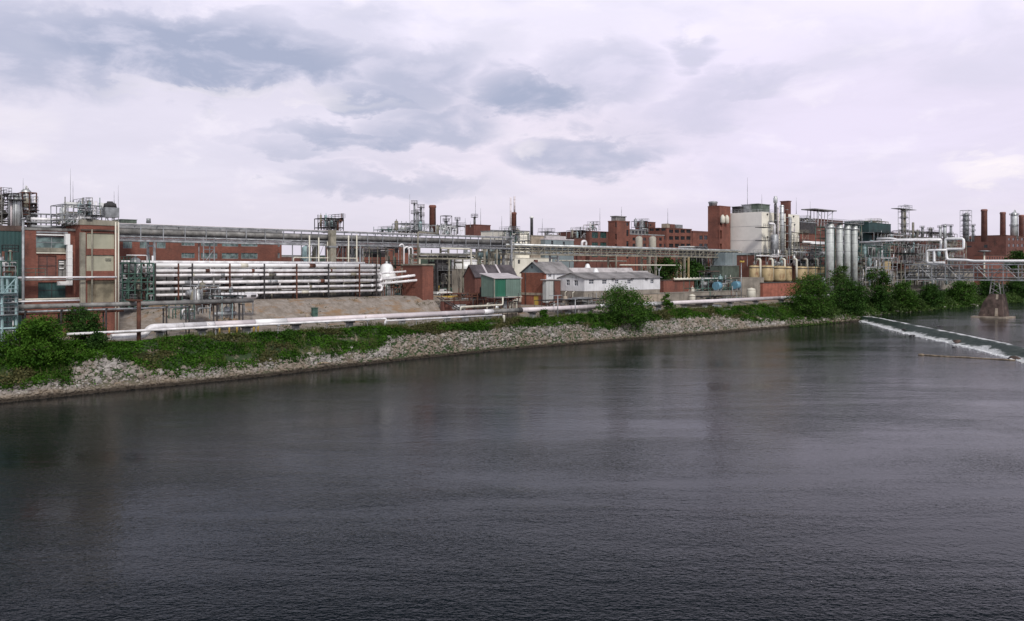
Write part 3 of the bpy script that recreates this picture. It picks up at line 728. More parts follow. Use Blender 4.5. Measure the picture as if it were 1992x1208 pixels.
for i, (px, w_, t_, b_, lab) in enumerate([(1290, 84, 496, 50.5, 'dark tree under the truss pipe bridge behind the white house roof'), (1345, 80, 498, 50.3, 'dark tree behind the bridge legs above the brick wall'),
        (1392, 60, 504, 54, 'dark tree behind the small pump shelter')]):
    tree('tree', lab, px, w_, t_, 560, b_, 'leaf_dark', 6500, 30+i, 9, .34)
for i, (px, w_, t_, b_, lab) in enumerate([(1735, 40, 578, 1.5, 'drooping waterside shrub beneath the tallest bank tree'), (1610, 40, 600, 2.5, 'scrubby waterside shrub under the dense dark tree'),
        (1665, 50, 592, 2.5, 'yellowish waterside shrub left of the weir end'), (1790, 34, 578, 1.5, 'low waterside shrub right of the bright bushy tree')]):
    tree('shrub', lab, px, w_, t_, 618 if px < 1700 else 604, b_, 'leaf_olive', 1800, 40+i, 5, .26, trunk=False, cat='shrub')
for i, (px, w_, t_, bt, lab) in enumerate([(1110, 24, 612, 632, 'small weed bush on top of the rocks beneath the two pipe posts'), (1150, 34, 604, 632, 'leafy bush at the left foot of the broad bank tree'), (1395, 30, 606, 622, 'low bush on the rock crest below the small white tank'),
        (560, 30, 640, 660, 'green tuft bush standing by a pipeline pier left of the steps'), (1258, 40, 612, 634, 'leafy bush at the right foot of the broad bank tree')]):
    tree('shrub', lab, px, w_, t_, bt, 9, 'leaf', 1300, 50+i, 5, .17, trunk=False, cat='shrub')
# ---------------------------------------------------------------- sky, sun, camera
def build_world():
    wd_ = bpy.data.worlds.new('World'); S.world = wd_; wd_.use_nodes = True; nt = wd_.node_tree
    bg = nt.nodes['Background']; bg.inputs[1].default_value = .1
    sky = nt.nodes.new('ShaderNodeTexSky'); sky.sky_type = 'NISHITA'; sky.sun_disc = False
    sky.sun_elevation = SUN_EL; sky.sun_rotation = SUN_ROT; sky.air_density = 1.2; sky.dust_density = 2
    d = coords(nt, 'Generated'); x, y, z = sep(nt, d)
    az = x.m('ARCTAN2', y); el = z.m('ARCSINE')                       # bearing from straight ahead, height, radians
    zz = z.m('MAXIMUM', .0)+.11
    pl = comb(nt, x/zz, y/zz, 0.)                                      # a flat cloud deck seen in perspective
    n1 = nz(nt, pl, .55, 7, .56, .35); n2 = nz(nt, mapv(nt, pl, (1, 1, 1), (13, 4, 2)), 1.5, 6, .6, .3); n3 = nz(nt, mapv(nt, comb(nt, az, el*2.6, 0.), (1, 1, 1), (2, 7, 0)), 5.5, 6, .55, .5)
    n4 = nz(nt, mapv(nt, comb(nt, az, el*2.2, 0.), (1, 1, 1), (5, 1, 0)), 13, 6, .6, .3)
    wob = (n3-.5)*.115; wob2 = (n4-.5)*.085
    dark = None
    # (bearing, elevation, half width, half height, strength) of the grey cloud masses, flat undersides
    for px, py, wx, wy, st in [(100, 80, 200, 90, .7), (400, 96, 370, 74, .95), (330, 130, 240, 32, .4), (240, 20, 260, 45, .28), (640, 60, 140, 60, .3), (790, 160, 120, 60, .65), (735, 195, 130, 26, .75), (1020, 188, 130, 46, .9), (1160, 150, 120, 70, .42), (700, 266, 170, 30, .8),
            (850, 245, 130, 46, .68), (1160, 290, 170, 42, .7), (900, 205, 70, 20, .3), (1240, 250, 60, 60, .2), (560, 296, 90, 20, .45), (720, 358, 180, 26, .6), (760, 310, 200, 20, .22), (1345, 95, 50, 40, .4), (1420, 170, 90, 34, .3), (1340, 225, 90, 50, .3), (480, 268, 60, 20, .15), (60, 150, 120, 25, .25)]:
        a_, e_ = math.atan((px-CX)/F), math.atan((HY-py)/F*math.cos(math.atan((px-CX)/F)))
        dx = (az+wob*1.3-a_)/(wx/F); dy = (el+wob2+wob*.5-e_)/(wy/F)
        q = (dx*dx+dy*dy).rng(1.6, .1)*st
        dark = q if dark is None else dark.m('MAXIMUM', q)
    dark = dark*(n4.rng(.3, .6, .55, 1.12))
    lilac = mix(nt, az.rng(-.35, .35), (.705, .67, .785), (.75, .69, .845))
    lilac = mix(nt, (az*az*14+(el-.12)*(el-.12)*90).rng(1.0, .0)*.5, lilac, (.82, .74, .82))
    lilac = mix(nt, el.rng(.17, .30)*.6, lilac, (.90, .855, 1.0))
    c = mix(nt, n2.rng(.36, .68)*.2, lilac, (.52, .51, .61)); c = mix(nt, n1.rng(.45, .72)*.22, c, (.86, .84, .92))
    c = mix(nt, n4.rng(.52, .72)*.3, c, (.92, .86, .92))
    c = mix(nt, n3.rng(.5, .3)*.28, c, (.53, .54, .66))
    c = mix(nt, dark, c, (.36, .395, .53))
    # bright cumulus heads
    for px, py, wx, wy, st in [(1915, 332, 56, 24, .6), (1050, 282, 34, 14, .25), (40, 255, 60, 45, .25), (480, 182, 260, 14, .25), (1948, 308, 34, 16, .5)]:
        a_, e_ = math.atan((px-CX)/F), math.atan((HY-py)/F*math.cos(math.atan((px-CX)/F)))
        dx = (az+wob-a_)/(wx/F); dy = (el+wob2-e_)/(wy/F); c = mix(nt, (dx*dx+dy*dy).rng(1.7, .1)*st*n4.rng(.35, .55, .4, 1.), c, (.95, .88, .88))
    c = mix(nt, el.rng(.13, .0)*.75, c, (.655, .61, .69))
    c = mix(nt, el.rng(.292, .375), c, (.04, .05, .075))                  # unseen dark cloud added overhead to darken the water's reflections
    c = mix(nt, E(nt, y.s).rng(.1, -.35), c, (.62, .63, .70))         # unseen sky behind the camera, kept bright to light the facades
    cl = nt.nodes.new('ShaderNodeVectorMath'); cl.operation = 'SCALE'; nt.links.new(c.s, cl.inputs[0]); cl.inputs['Scale'].default_value = 10.
    out = mix(nt, .97, E(nt, sky.outputs[0]), E(nt, cl.outputs[0])); nt.links.new(out.s, bg.inputs[0])
SUN_DIR = Vector((.30, -.72, .66)).normalized()
SUN_EL = math.asin(SUN_DIR.z); SUN_ROT = math.atan2(SUN_DIR.x, SUN_DIR.y)
build_world()
sl = bpy.data.lights.new('sun', 'SUN'); sl.energy = 2.0; sl.angle = math.radians(10); sl.color = (1, .95, .88)
so_ = bpy.data.objects.new('sun', sl); COL.objects.link(so_); so_.rotation_euler = (-SUN_DIR).to_track_quat('-Z', 'Y').to_euler()
cd = bpy.data.cameras.new('camera'); cam = bpy.data.objects.new('camera', cd); COL.objects.link(cam); S.camera = cam
cam.location = (0, 0, H); cam.rotation_euler = (math.pi/2, 0, 0); cd.sensor_width = 36; cd.lens = 36*F/1992; cd.shift_y = -(604-HY)/1992
cd.clip_start = .5; cd.clip_end = 20000
S.view_settings.view_transform = 'Standard'; S.view_settings.look = 'None'; S.view_settings.exposure = .22; S.view_settings.gamma = 1
# ================================================================ RIVERSIDE PIPELINE
PB, PZ = 14.0, 8.28
def pp(px, py, b=PB): return Q(px, py, b)
t = thing('riverside_pipeline', 'thick white insulated pipe on concrete piers running along the whole river bank', 'pipe', A(600, PB), PB, 6.2)
r_ = .56
m_ = MB(); a1 = A(300, PB)
m_.path([(A(216, PB), PB, 7.0), (A(281, PB), PB, 7.0), (A(291, PB), PB, 8.3), (A(400, PB), PB, PZ)], r_, 14, 1.5); m_.build('elbow_pipe', 'white_pipe', t)
def seg(px0, px1, mt, r=r_, name='pipe_length', b=PB, z=PZ, pt=t):
    m = MB(); x0, x1 = A(px0, b), A(px1, b); m.tube((x0, b, z), (x1, b, z), r, 14)
    n = int((x1-x0)/6)
    for i in range(1, n+1): x = lerp(x0, x1, i/(n+1)); m.tube((x-.05, b, z), (x+.05, b, z), r+.03, 14)
    return m.build(name, mt, pt)
seg(355, 356.2, 'galv', r_+.05, 'collar')
seg(400, 416, 'white_pipe'); seg(416.5, 495, 'pinkish_pipe'); seg(495.5, 556, 'fresh_pipe'); seg(556.5, 940, 'pinkish_pipe'); seg(940.5, 958, 'white_pipe')
seg(958.5, 1008, 'grey_pipe', .48); seg(1008.5, 1014, 'dark_steel', .62); seg(1014.5, 1166, 'pinkish_pipe'); seg(1166.5, 1300, 'white_pipe'); seg(1300.5, 1516, 'pinkish_pipe'); seg(1516.5, 1640, 'white_pipe', .5)
pier = None
for px in (312, 392, 480, 575, 680, 782, 870, 905, 950, 1036, 1105, 1190, 1281, 1331, 1371, 1420, 1470, 1520):
    a = A(px, PB); zg = G(a, PB)-.5
    if pier is None:
        pier = thing('concrete_pier', 'squat grey concrete pier holding up the white riverside pipeline', 'pier', a, PB, PZ-2.6, 'concrete piers under the riverside pipeline')
        m = MB(); m.box(a-.5, a+.5, PB-.55, PB+.55, PZ-2.9, PZ-.86); m.build('shaft', 'grey_conc', pier)
        m = MB(); m.box(a-.65, a+.65, PB-.95, PB+.95, PZ-.86, PZ-.6); m.box(a-.3, a+.3, PB-.4, PB+.4, PZ-.6, PZ-.42); m.build('saddle', 'dark_steel', pier)
    else: dup(pier, a, PB, PZ-2.6)
# slim line in front
t = thing('slim_pipe', 'long slim white pipe running in front of the thick riverside pipeline', 'pipe', A(400, 12.4), 12.4, 6.5)
m = MB(); b = 12.4; z = Z(500, 632, b)
m.path([(A(130, b), b, z), (A(745, b), b, z), (A(751, b), b, z), (A(751.5, b), b, z-1.0)], .2, 8, .3); m.build('pipe', 'white_pipe', t)
for px in (190, 318, 420, 497, 541, 636, 715): m = MB(); m.bar((A(px, b), b, z-.2), (A(px, b), b, 5.6), .12); m.box(A(px, b)-.3, A(px, b)+.3, b-.3, b+.3, z-.32, z-.2); m.build('support', 'galv', t)
t = thing('slim_pipe', 'lower slim white pipe stepping down under the pipeline in front of the tan slope foot', 'pipe', A(850, 12.2), 12.2, 6.4)
m = MB(); b = 12.2; z = Z(860, 618.5, b); m.path([(A(749, b), b, z-.9), (A(749, b), b, z), (A(976, b), b, z)], .19, 8, .3); m.build('pipe', 'white_pipe', t)
for px in (778, 810, 866, 908, 940, 970): m = MB(); m.bar((A(px, b), b, z-.15), (A(px, b), b, 5.7), .12); m.build('support', 'galv', t)
t = thing('pipe_loop', 'raised white expansion loop of pipe left of the green shed legs', 'pipe', A(930, 17), 17, 7)
m = MB(); b = 17
m.path([(A(896, b), b, Z(896, 606, b)), (A(896, b), b, Z(896, 597, b)), (A(978, b), b, Z(936, 594.5, b)), (A(978, b), b, Z(978, 578, b))], .2, 8, .4)
m.path([(A(901, b), b+.8, Z(901, 606, b)), (A(901, b), b+.8, Z(901, 599, b)), (A(958, b), b+.8, Z(930, 597, b))], .14, 8, .3); m.build('pipe', 'ivory', t)
for px in (925, 955, 975): m = MB(); m.bar((A(px, b), b+.3, Z(px, 596, b)), (A(px, b), b+.3, 6), .1); m.build('support', 'dark_steel', t)
# yellow bollards near the slope foot
bp = None
for px in (427, 446, 461, 486, 494, 502):
    a = A(px, 17); 
    if bp is None:
        m = MB(); m.lathe(a, 17, [(.16, 6), (.16, 7.5), (.1, 7.62), (.01, 7.66)], 10)
        bp = single(m, 'bollard', 'yellow', 'small yellow guard post behind the riverside pipeline at the foot of the tan slope', 'bollard', (a, 17, 6), 'yellow guard posts behind the pipeline')
    else: dup(bp, a, 17, 6)
# small concrete block, drum, markers
m = MB(); a, b = A(1400, 11), 11; m.prism([(a-1.6, 6.0), (a+1.5, 6.0), (a+1.1, 6.9), (a-.4, 7.3), (a-1.5, 6.8)], b, b+2); single(m, 'debris_block', 'galv', 'small grey crumpled block on the grass beside the track under the pipeline', 'block', (a, b, 6))
for px, py, lab in ((980, 624, 'short white standpipe at the end of the lower slim pipe'),):
    a, b = A(px, 11.5), 11.5; m = MB(); m.lathe(a, b, [(.32, 5.8), (.32, 7.4), (.28, 7.5), (.05, 7.55)], 12); single(m, 'standpipe', 'ivory', lab, 'pipe', (a, b, 5.8))
t = thing('outfall_box', 'pale concrete outfall chamber under the dark length of the riverside pipe', 'chamber', A(985, 15), 15, 6)
m = MB(); a = A(985, 15.5); m.box(A(968, 15.5), A(1006, 15.5), 15.5, 19, 5.8, Z(985, 610, 15.5)); m.build('chamber', 'stone_pale', t)
m = MB()
for px in (970, 978, 987, 996, 1004): m.bar((A(px, 15.2), 15.2, 6), (A(px, 15.2), 15.2, 8.2), .14)
rail(m, [(A(966, 15.2), 15.2, 7.6), (A(1008, 15.2), 15.2, 7.6)]); m.build('railing', 'dark_steel', t)
# ================================================================ LOW RACK AND VALVE STATION
LB = 16.5
t = thing('low_pipe_rack', 'low rack of two weathered grey pipes above the left bank on a rusty post', 'pipe rack', A(270, LB), LB, 6.5)
for py0, r, mt, dz, db in ((595, .38, 'grey_pipe', 0, 0), (599.5, .16, 'galv', -.75, -.4), (588, .13, 'white_pipe', .8, .6), (604, .2, 'rust', -1.1, .5)):
    m = MB(); z = 12.15+dz; x0, x1 = A(20, LB+db), A({0: 492, -.4: 370, .6: 155, .5: 240}[db], LB+db); m.tube((x0, LB+db, z), (x1, LB+db, z), r, 10)
    for k in range(int((x1-x0)/5)): m.tube((x0+5*k, LB+db, z), (x0+5*k+.12, LB+db, z), r+.05, 10)
    m.build('pipe', mt, t)
m = MB(); a = A(270, LB-3.2); m.tube((a, LB-3.2, 5.8), (a, LB-3.2, 12.9), .32, 8); m.box(a-.45, a+.45, LB-3.6, LB+1, 12.65, 12.95); m.build('post', 'rust', t)
for px in (48, 118, 205, 322, 366, 420, 470):
    m = MB(); a = A(px, LB); m.bar((a-.1, LB-.6, 6.2), (a-.1, LB-.6, 11.5), .2); m.bar((a, LB+.9, 6.2), (a, LB+.9, 11.5), .2); m.box(a-.12, a+.12, LB-.9, LB+1.2, 11.45, 11.62); m.build('post', 'dark_steel', t)
unit('valve_station', 'jumbled valve platform with blue drums and rails below the white pipe bank', 378, 425, 556, 612, 24, 5, 91, 'galv', 3, 2, 3, 1, 12, cat='valve platform', thick=.12)
unit('machine_unit', 'low steel frame with dark machinery standing at the slope foot left of the tan slope', 432, 472, 577, 622, 20, 5, 92, 'aqua_steel', 2, 1, 1, 1, 6, cat='machine frame', thick=.14)
unit('machine_unit', 'green legged open frame over a dark pit, left of the blue drum valve platform', 352, 378, 592, 622, 19, 5, 93, 'green_steel', 2, 1, 0, 1, 3, cat='machine frame', plat=False, thick=.16)
t = thing('drum_vessel', 'white horizontal drum with manways lying below the white pipe bank', 'tank', A(455, 30), 30, Z(455, 585, 30))
m = MB(); x0, x1 = A(418, 30), A(497, 30); z = Z(455, 576, 30); m.tube((x0, 30, z), (x1, 30, z), .62, 14); m.tube((x1, 30, z), (x1+.45, 30, z), .62, 14, .25)
m.build('shell', 'white_pipe', t); m = MB()
for px in (452, 472, 490): x = A(px, 30); m.box(x-.5, x+.5, 29.25, 29.5, z-.25, z+.2)
m.build('nameplate', 'dark_steel', t); m = MB()
for px in (425, 450, 475, 492): x = A(px, 30); m.bar((x, 30, z-.5), (x, 30, z-3.6), .2)
m.build('leg', 'galv', t)
m = MB(); x = A(450, 30.2); m.tube((x, 30.2, z-3), (x, 30.2, z+1.2), .35, 10); m.lathe(x, 30.2, [(.5, z+1.2), (.5, z+1.35), (.3, z+1.7), (.02, z+1.8)], 10); m.build('standpipe', 'galv', t)
for px, lab in ((598, 'pinkish rounded valve box on the tan slope'), (612, 'dark green valve cabinet standing on the tan slope'), (755, 'small white marker box low on the tan slope')):
    b = 32 if px < 700 else 29; a = A(px, b); z = G(a, b); m = MB()
    if px == 612: m.box(a-.55, a+.55, b-.4, b+.4, z-.3, z+1.8); m.box(a-.65, a+.65, b-.5, b+.5, z+1.8, z+1.95); m.tube((a+.2, b-.42, z+.8), (a+.2, b-.75, z+.8), .1, 6)
    else: m.lathe(a, b, [(.5, z-.4), (.5, z+.3), (.35, z+.6), (.05, z+.7)], 10); m.tube((a, b-.3, z+.3), (a, b-.6, z+.3), .15, 8)
    single(m, 'valve_box', {598: 'stone_pale', 612: 'green_steel', 755: 'ivory'}[px], lab, 'valve box', (a, b, z-.3))
# ================================================================ WHITE PIPE BANK
WB = 44.0
t = thing('pipe_bank', 'tall bank of seven stacked white pipes strapped to rusty columns above the tan slope', 'pipe rack', A(500, WB), WB, 11)
rows = [(19.25, .3, 'white_pipe', 282, 712, .6), (18.6, .42, 'fresh_pipe', 268, 738, 0), (17.5, .33, 'white_pipe', 280, 738, 0), (16.6, .3, 'white_pipe', 280, 738, .0), (15.1, .34, 'white_pipe', 275, 738, 0), (13.85, .3, 'white_pipe', 282, 736, 0), (12.65, .27, 'white_pipe', 290, 736, 0)]
for z, r, mt, p0, p1, db in rows:
    m = MB(); x0, x1 = A(p0, WB), A(p1, WB)
    m.tube((x0, WB+db, z), (x1, WB+db, z), r, 12); n = 14
    for k in range(n): x = lerp(x0, x1, (k+.5)/n); m.tube((x-.06, WB+db, z), (x+.06, WB+db, z), r+.04, 12)
    m.build('pipe', mt, t)
m = MB(); x = A(736, WB); m.path([(x-.1, WB, 13.85), (x+1, WB, 13.85), (x+1, WB, 12.65), (x-.1, WB, 12.65)], .29, 10, .55); m.build('return_bend', 'white_pipe', t)
m = MB(); x = A(736, WB); m.path([(x-.1, WB, 16.6), (x+.9, WB, 16.6), (x+.9, WB, 15.1), (x-.1, WB, 15.1)], .3, 10, .55); m.build('return_bend', 'white_pipe', t)
for px in (278, 300, 345, 372, 445, 512, 575, 637, 697, 730):
    m = MB(); x = A(px, WB); b = WB-.62
    m.box(x-.13, x+.13, b, b+.2, 10.3, 19.0); m.box(x-.12, x+.12, WB+1.0, WB+1.25, 10.3, 19.6)
    for z, r, *_ in rows[1:]: m.box(x-.17, x+.17, b+.2, WB+1.0, z-r-.2, z-r-.02)
    m.build('column', 'rust' if px in (278, 345, 445, 575, 697) else 'dark_steel', t)
for i, (py, bb, r, mt, p0, p1) in enumerate([(499, 0, .1, 'white_pipe', 246, 286), (517, 3.5, .3, 'pinkish_pipe', 238, 735), (522, 3.5, .22, 'galv', 238, 720), (531, 3.4, .26, 'rust', 240, 730), (541, 3.4, .2, 'grey_pipe', 235, 735), (548, 3.4, .22, 'white_pipe', 240, 735),
        (556, 3.5, .24, 'dark_steel', 235, 735), (568, 3.4, .28, 'grey_pipe', 238, 735), (510, 4.2, .22, 'white_pipe', 236, 690), (580, 2.5, .25, 'dark_steel', 250, 735)]):
    b = WB+bb; z = Z(500, py, b); m = MB()
    if i == 0: m.path([(A(246, b), b, z), (A(286, b), b, z), (A(286, b), b, z-3)], r, 8, .3)
    else: m.tube((A(p0, b), b, z), (A(p1, b), b, z), r, 8)
    m.build('rear_pipe', mt, t)
for i in range(24): m = MB(); px = lerp(242, 732, (i+RN.random()*.6)/24); x = A(px, WB+3); m.bar((x, WB+3+RN.random(), 10.4), (x, WB+3, RN.uniform(14, 19.4)), .16); m.build('rear_post', 'dark_steel', t)
for i in range(26):
    m = MB(); px = RN.uniform(245, 715); b = WB+RN.uniform(.9, 1.8); z = RN.uniform(12, 18.3); x = A(px, b); l = RN.uniform(2, 9)
    m.path([(x, b, z-RN.uniform(.6, 1.6)), (x, b, z), (x+l, b, z), (x+l, b, z+RN.uniform(.4, 1.3))], RN.choice((.08, .12, .18)), 6); m.build('branch_pipe', RN.choice(('white_pipe', 'galv', 'rust', 'steel_tan', 'ivory')), t)
for i in range(22):
    m = MB(); z, r, *_ = RN.choice(rows[1:]); px = RN.uniform(300, 725); x = A(px, WB); w_ = RN.uniform(.15, .9); m.tube((x-w_, WB, z), (x+w_, WB, z), r+.07, 12); m.build('insulation_patch', RN.choice(('rust', 'fresh_pipe', 'steel_tan', 'ivory', 'galv')), t)
bld('low_grey_building', 'long low dark grey building hidden behind the white pipe bank', 246, 730, 52, 513, depth=7, m='grey_pipe', parapet='galv', ph=.3, S_=grid(260, 720, 14, .5, [(524, 533), (545, 560)]), simple=True)
unit('valve_manifold', 'green painted cage of pipe manifolds at the left end of the white pipe bank', 238, 299, 512, 588, 41, 6, 94, 'green_steel', 5, 5, 3, 1, 34, cat='pipe manifold', thick=.2, z0=10.4, pm=('white_pipe', 'galv', 'green_steel', 'green_steel', 'rust', 'dark_steel'))
# frame with white posts behind the bank
t = thing('pipe_gantry', 'thin white pipe gantry rising behind the right half of the white pipe bank', 'pipe gantry', A(640, 47), 47, 11)
b = 47.5; m = MB()
m.path([(A(571, b), b, Z(571, 514, b)), (A(571, b), b, Z(571, 501, b)), (A(695, b), b, Z(640, 502, b)), (A(696, b), b, Z(696, 515, b))], .13, 8, .3)
for px, yt in ((602, 458), (620, 462), (637, 470), (678, 458), (694, 456)): m.tube((A(px, b), b, 11), (A(px, b), b, Z(px, yt, b)), .17 if px != 637 else .1, 8)
m.build('frame', 'ivory', t)
# slender legs right of centre of the brick block under the bridge
t = thing('scaffold_legs', 'pale braced scaffold legs in front of the brick block windows', 'scaffold', A(406, 47), 47, 11)
m = MB(); b = 46.5; xa, xb = A(396, b), A(417, b)
for x in (xa, xb):
    for y in (b, b+2.2): m.bar((x, y, 11), (x, y, Z(406, 461, b)), .2)
for z0, z1 in ((12, 15.5), (15.5, 19), (19, 22)): m.bar((xa, b, z0), (xb, b, z1), .12); m.bar((xa, b, z1), (xb, b, z1), .12)
m.build('frame', 'galv', t)
# right hand tail of white pipes
t = thing('pipe_run', 'pair of white pipes reaching from the white pipe bank to the brick blockhouse', 'pipe run', A(780, 41), 41, 11)
for (p0, y0, b0_), (p1, y1, b1_), r in (((730, 545, 46), (822, 534, 39), .33), ((730, 553, 45), (822, 544, 38.6), .3), ((732, 532, 46.5), (790, 528, 43), .24)):
    m = MB(); p_, q_ = Vector(Q(p0, y0, b0_)), Vector(Q(p1, y1, b1_)); m.tube(p_, q_, r, 12)
    for k in (.2, .45, .7, .97): c = p_.lerp(q_, k); d = (q_-p_).normalized(); m.tube(c-d*.1, c+d*.1, r+.08, 12)
    m.build('pipe', 'white_pipe', t)
for px in (748, 766, 788, 806):
    m = MB(); b = lerp(45, 39.4, (px-730)/92); x = A(px, b); m.bar((x, b, 10.2), (x, b, 15.2), .2); m.bar((x, b+1, 10.2), (x, b+1, 15), .2); m.box(x-.15, x+.15, b-.6, b+1.2, 13.2, 13.4); m.build('trestle', 'rust', t)
unit('pump_skid', 'low grey and rusty pump skid under the pair of white pipes beside the brick blockhouse', 742, 815, 552, 578, 45, 5, 95, 'steel_tan', 4, 1, 2, 2, 14, cat='pump skid', thick=.16, z0=10.6)
t = thing('dome_tank', 'fat white tank with a domed top behind the right end of the white pipe bank', 'tank', A(751, 48), 48, 11)
m = MB(); a = A(752, 48.5); r = 25/F*dep(752, 48.5)/2; zt = Z(752, 512, 48.5); m.lathe(a, 48.5, [(r*1.4, 11), (r*1.4, zt-2.7), (r*1.15, zt-2.3), (r*1.05, zt-1.9), (r*1.02, zt-1.1), (r*.75, zt-.3), (.1, zt)], 20); m.build('shell', 'fresh_pipe', t)
m = MB(); m.lathe(a, 48.5, [(.4, zt-.1), (.4, zt+.4), (.05, zt+.5)], 8); m.build('vent', 'silver', t)
# ================================================================ LONG PIPE BRIDGES
BB = 48.0
def bridge(name, label, px0, px1, ztop, zbot, lines, legs, b=BB, depth=3.2, m='galv', step=5.0, legm='steel_tan', diag=False):
    x0, x1 = A(px0, b), A(px1, b); t = thing(name, label, 'pipe bridge', x0, b, 11); n = round((x1-x0)/step)
    f = MB()
    for y in (b, b+depth):
        f.box(x0, x1, y-.1, y+.1, ztop-.15, ztop+.15); f.box(x0, x1, y-.12, y+.12, zbot-.2, zbot+.2)
        for i in range(n+1):
            x = lerp(x0, x1, i/n); f.box(x-.09, x+.09, y-.085, y+.085, zbot+.2, ztop-.15)
            if diag and i < n: f.bar((x, y, zbot+.2) if i % 2 else (x, y, ztop-.1), (lerp(x0, x1, (i+1)/n), y, ztop-.1 if i % 2 else zbot+.2), .09)
    for i in range(n+1): x = lerp(x0, x1, i/n); f.box(x-.1, x+.1, b+.12, b+depth-.12, zbot-.12, zbot+.1); f.box(x-.08, x+.08, b+.1, b+depth-.1, ztop-.1, ztop+.1)
    f.build('truss', m, t)
    for z, r, mt, db in lines:
        p = MB(); p.tube((x0+.3, b+db, z), (x1-.3, b+db, z), r, 10)
        for i in range(n): x = lerp(x0, x1, (i+.5)/n); p.tube((x-.06, b+db, z), (x+.06, b+db, z), r+.04, 10)
        p.build('pipe', mt, t)
    for px, w_, mt, ext in legs:
        l = MB(); x = A(px, b)
        for y in (b-.05, b+depth): l.box(x-w_, x+w_, y-w_, y+w_, 10, zbot-.2+ext)
        l.box(x-w_*.7, x+w_*.7, b, b+depth, zbot-1.2, zbot-.8); l.bar((x, b, 14), (x, b+depth, zbot-1), .1); l.build('leg', mt, t)
    return t
bridge('pipe_bridge', 'very long grey pipe bridge crossing the plant from the tan panelled tower to the middle', 228, 1000, 26.75, 23.6,
       [(25.4, .62, 'grey_pipe', .9), (24.35, .17, 'galv', .1), (24.0, .14, 'white_pipe', .6), (24.7, .3, 'galv', 2.2), (25.9, .22, 'steel_tan', 2.6), (26.95, .12, 'pinkish_pipe', 1.6), (23.45, .12, 'galv', -.2)],
       [(300, .2, 'galv', 0), (700, .2, 'galv', 0), (815, .25, 'steel_tan', 0), (872, .22, 'steel_tan', 0), (942, .2, 'steel_tan', 0), (966, .2, 'steel_tan', 0), (994, .3, 'galv', 2.8)], step=4.6)
t = thing('bridge_tower', 'pale concrete column carrying the long pipe bridge under the small steel turret', 'support column', A(645, BB), BB, 11)
m = MB(); x = A(645, BB-.8); m.box(x-.75, x+.75, BB-1.6, BB-.5, 10.5, Z(645, 448, BB)); m.build('shaft', 'steel_tan', t)
m = MB(); m.box(x-1.2, x+1.2, BB-1.7, BB-.4, 22.9, 23.3); m.build('bracket', 'galv', t)
bridge('pipe_bridge', 'lower lattice pipe bridge behind the white house roofs, from the middle to the grey box', 985, 1443, 24.4, 22.1,
       [(24.75, .4, 'silver', .8), (24.1, .26, 'galv', 1.8), (23.4, .3, 'grey_pipe', 2.3), (22.5, .2, 'galv', .8), (24.95, .2, 'steel_tan', 2.6), (23.1, .16, 'steel_tan', .3)],
       [(1085, .25, 'galv', 0), (1198, .2, 'steel_tan', 0), (1263, .3, 'steel_tan', 0), (1275, .3, 'steel_tan', 0), (1331, .32, 'steel_tan', 0), (1339, .25, 'yellow_tank', 0), (1401, .35, 'steel_tan', 0), (1409, .25, 'steel_tan', 0)], step=2.6, m='steel_tan', diag=True)
bridge('pipe_bridge', 'short side pipe rack stepping out below the long bridge before the cone roofed tank', 812, 925, 21.4, 20.5,
       [(21.7, .2, 'grey_pipe', .4), (20.9, .22, 'dark_steel', 1.4), (21.5, .16, 'white_pipe', 2.0)], [(816, .16, 'ivory', 0), (850, .2, 'dark_steel', 0), (873, .18, 'steel_tan', 0), (900, .14, 'steel_tan', 0)], b=42, step=3.2, m='steel_tan')
t = thing('drop_pipe', 'pale pipe dropping past the brick shed gable to the green shed', 'pipe', A(918, 40), 40, 10)
b = 40; m = MB(); m.path([(A(858, b), b, Z(858, 483, b)), (A(916, b), b, Z(890, 484, b)), (A(917, b), b, Z(917, 532, b)), (A(924, b), b, Z(924, 537, b)), (A(924, b), b, Z(924, 575, b))], .22, 8, .6); m.build('pipe', 'ivory', t)
m = MB(); m.path([(A(856, b), b+.4, Z(860, 455, b)), (A(815, b), b+.4, Z(835, 452, b)), (A(815, b), b+.4, Z(815, 515, b))], .2, 8, .5); m.build('frame_pipe', 'steel_tan', t)
for i, (px, yt, lab) in enumerate(((783, 475, 'tallest and leftmost of three white swan neck pipes above the brick blockhouse'), (793, 480, 'middle one of three white swan neck pipes above the brick blockhouse'), (800, 481, 'rightmost of three white swan neck pipes above the brick blockhouse'))):
    b = 46; m = MB(); x = A(px, b); zt = Z(px, yt, b)
    m.path([(x+.45, b, 16), (x+.45, b, zt-.7), (x+.2, b, zt-.1), (x-.4, b, zt), (x-1.1, b, zt-.5)], .2, 8, .5); single(m, 'swan_neck_pipe', 'white_pipe', lab, 'vent pipe', (x, b, 16))
unit('pipe_rack', 'tangled pipe rack with sloping conveyor roof beneath the long bridge, right of the concrete column', 598, 700, 468, 520, 56, 7, 96, 'galv', 6, 3, 4, 1, 26, cat='pipe rack', z0=11)
unit('pipe_rack', 'grey pipe racks and white pipe frames to the left of the three swan neck pipes', 702, 782, 478, 520, 50, 6, 97, 'steel_tan', 5, 3, 3, 2, 26, cat='pipe rack', z0=11)
m = MB(); b = 58; m.prism([(A(697, b), Z(700, 484, b)), (A(752, b), Z(750, 478, b)), (A(752, b), Z(750, 500, b)), (A(697, b), Z(700, 500, b))], b, b+5); single(m, 'shed', 'roof_dark', 'dark slant roofed conveyor shed below the long bridge right of the white gantry posts', 'shed', (A(700, b), b, 16))
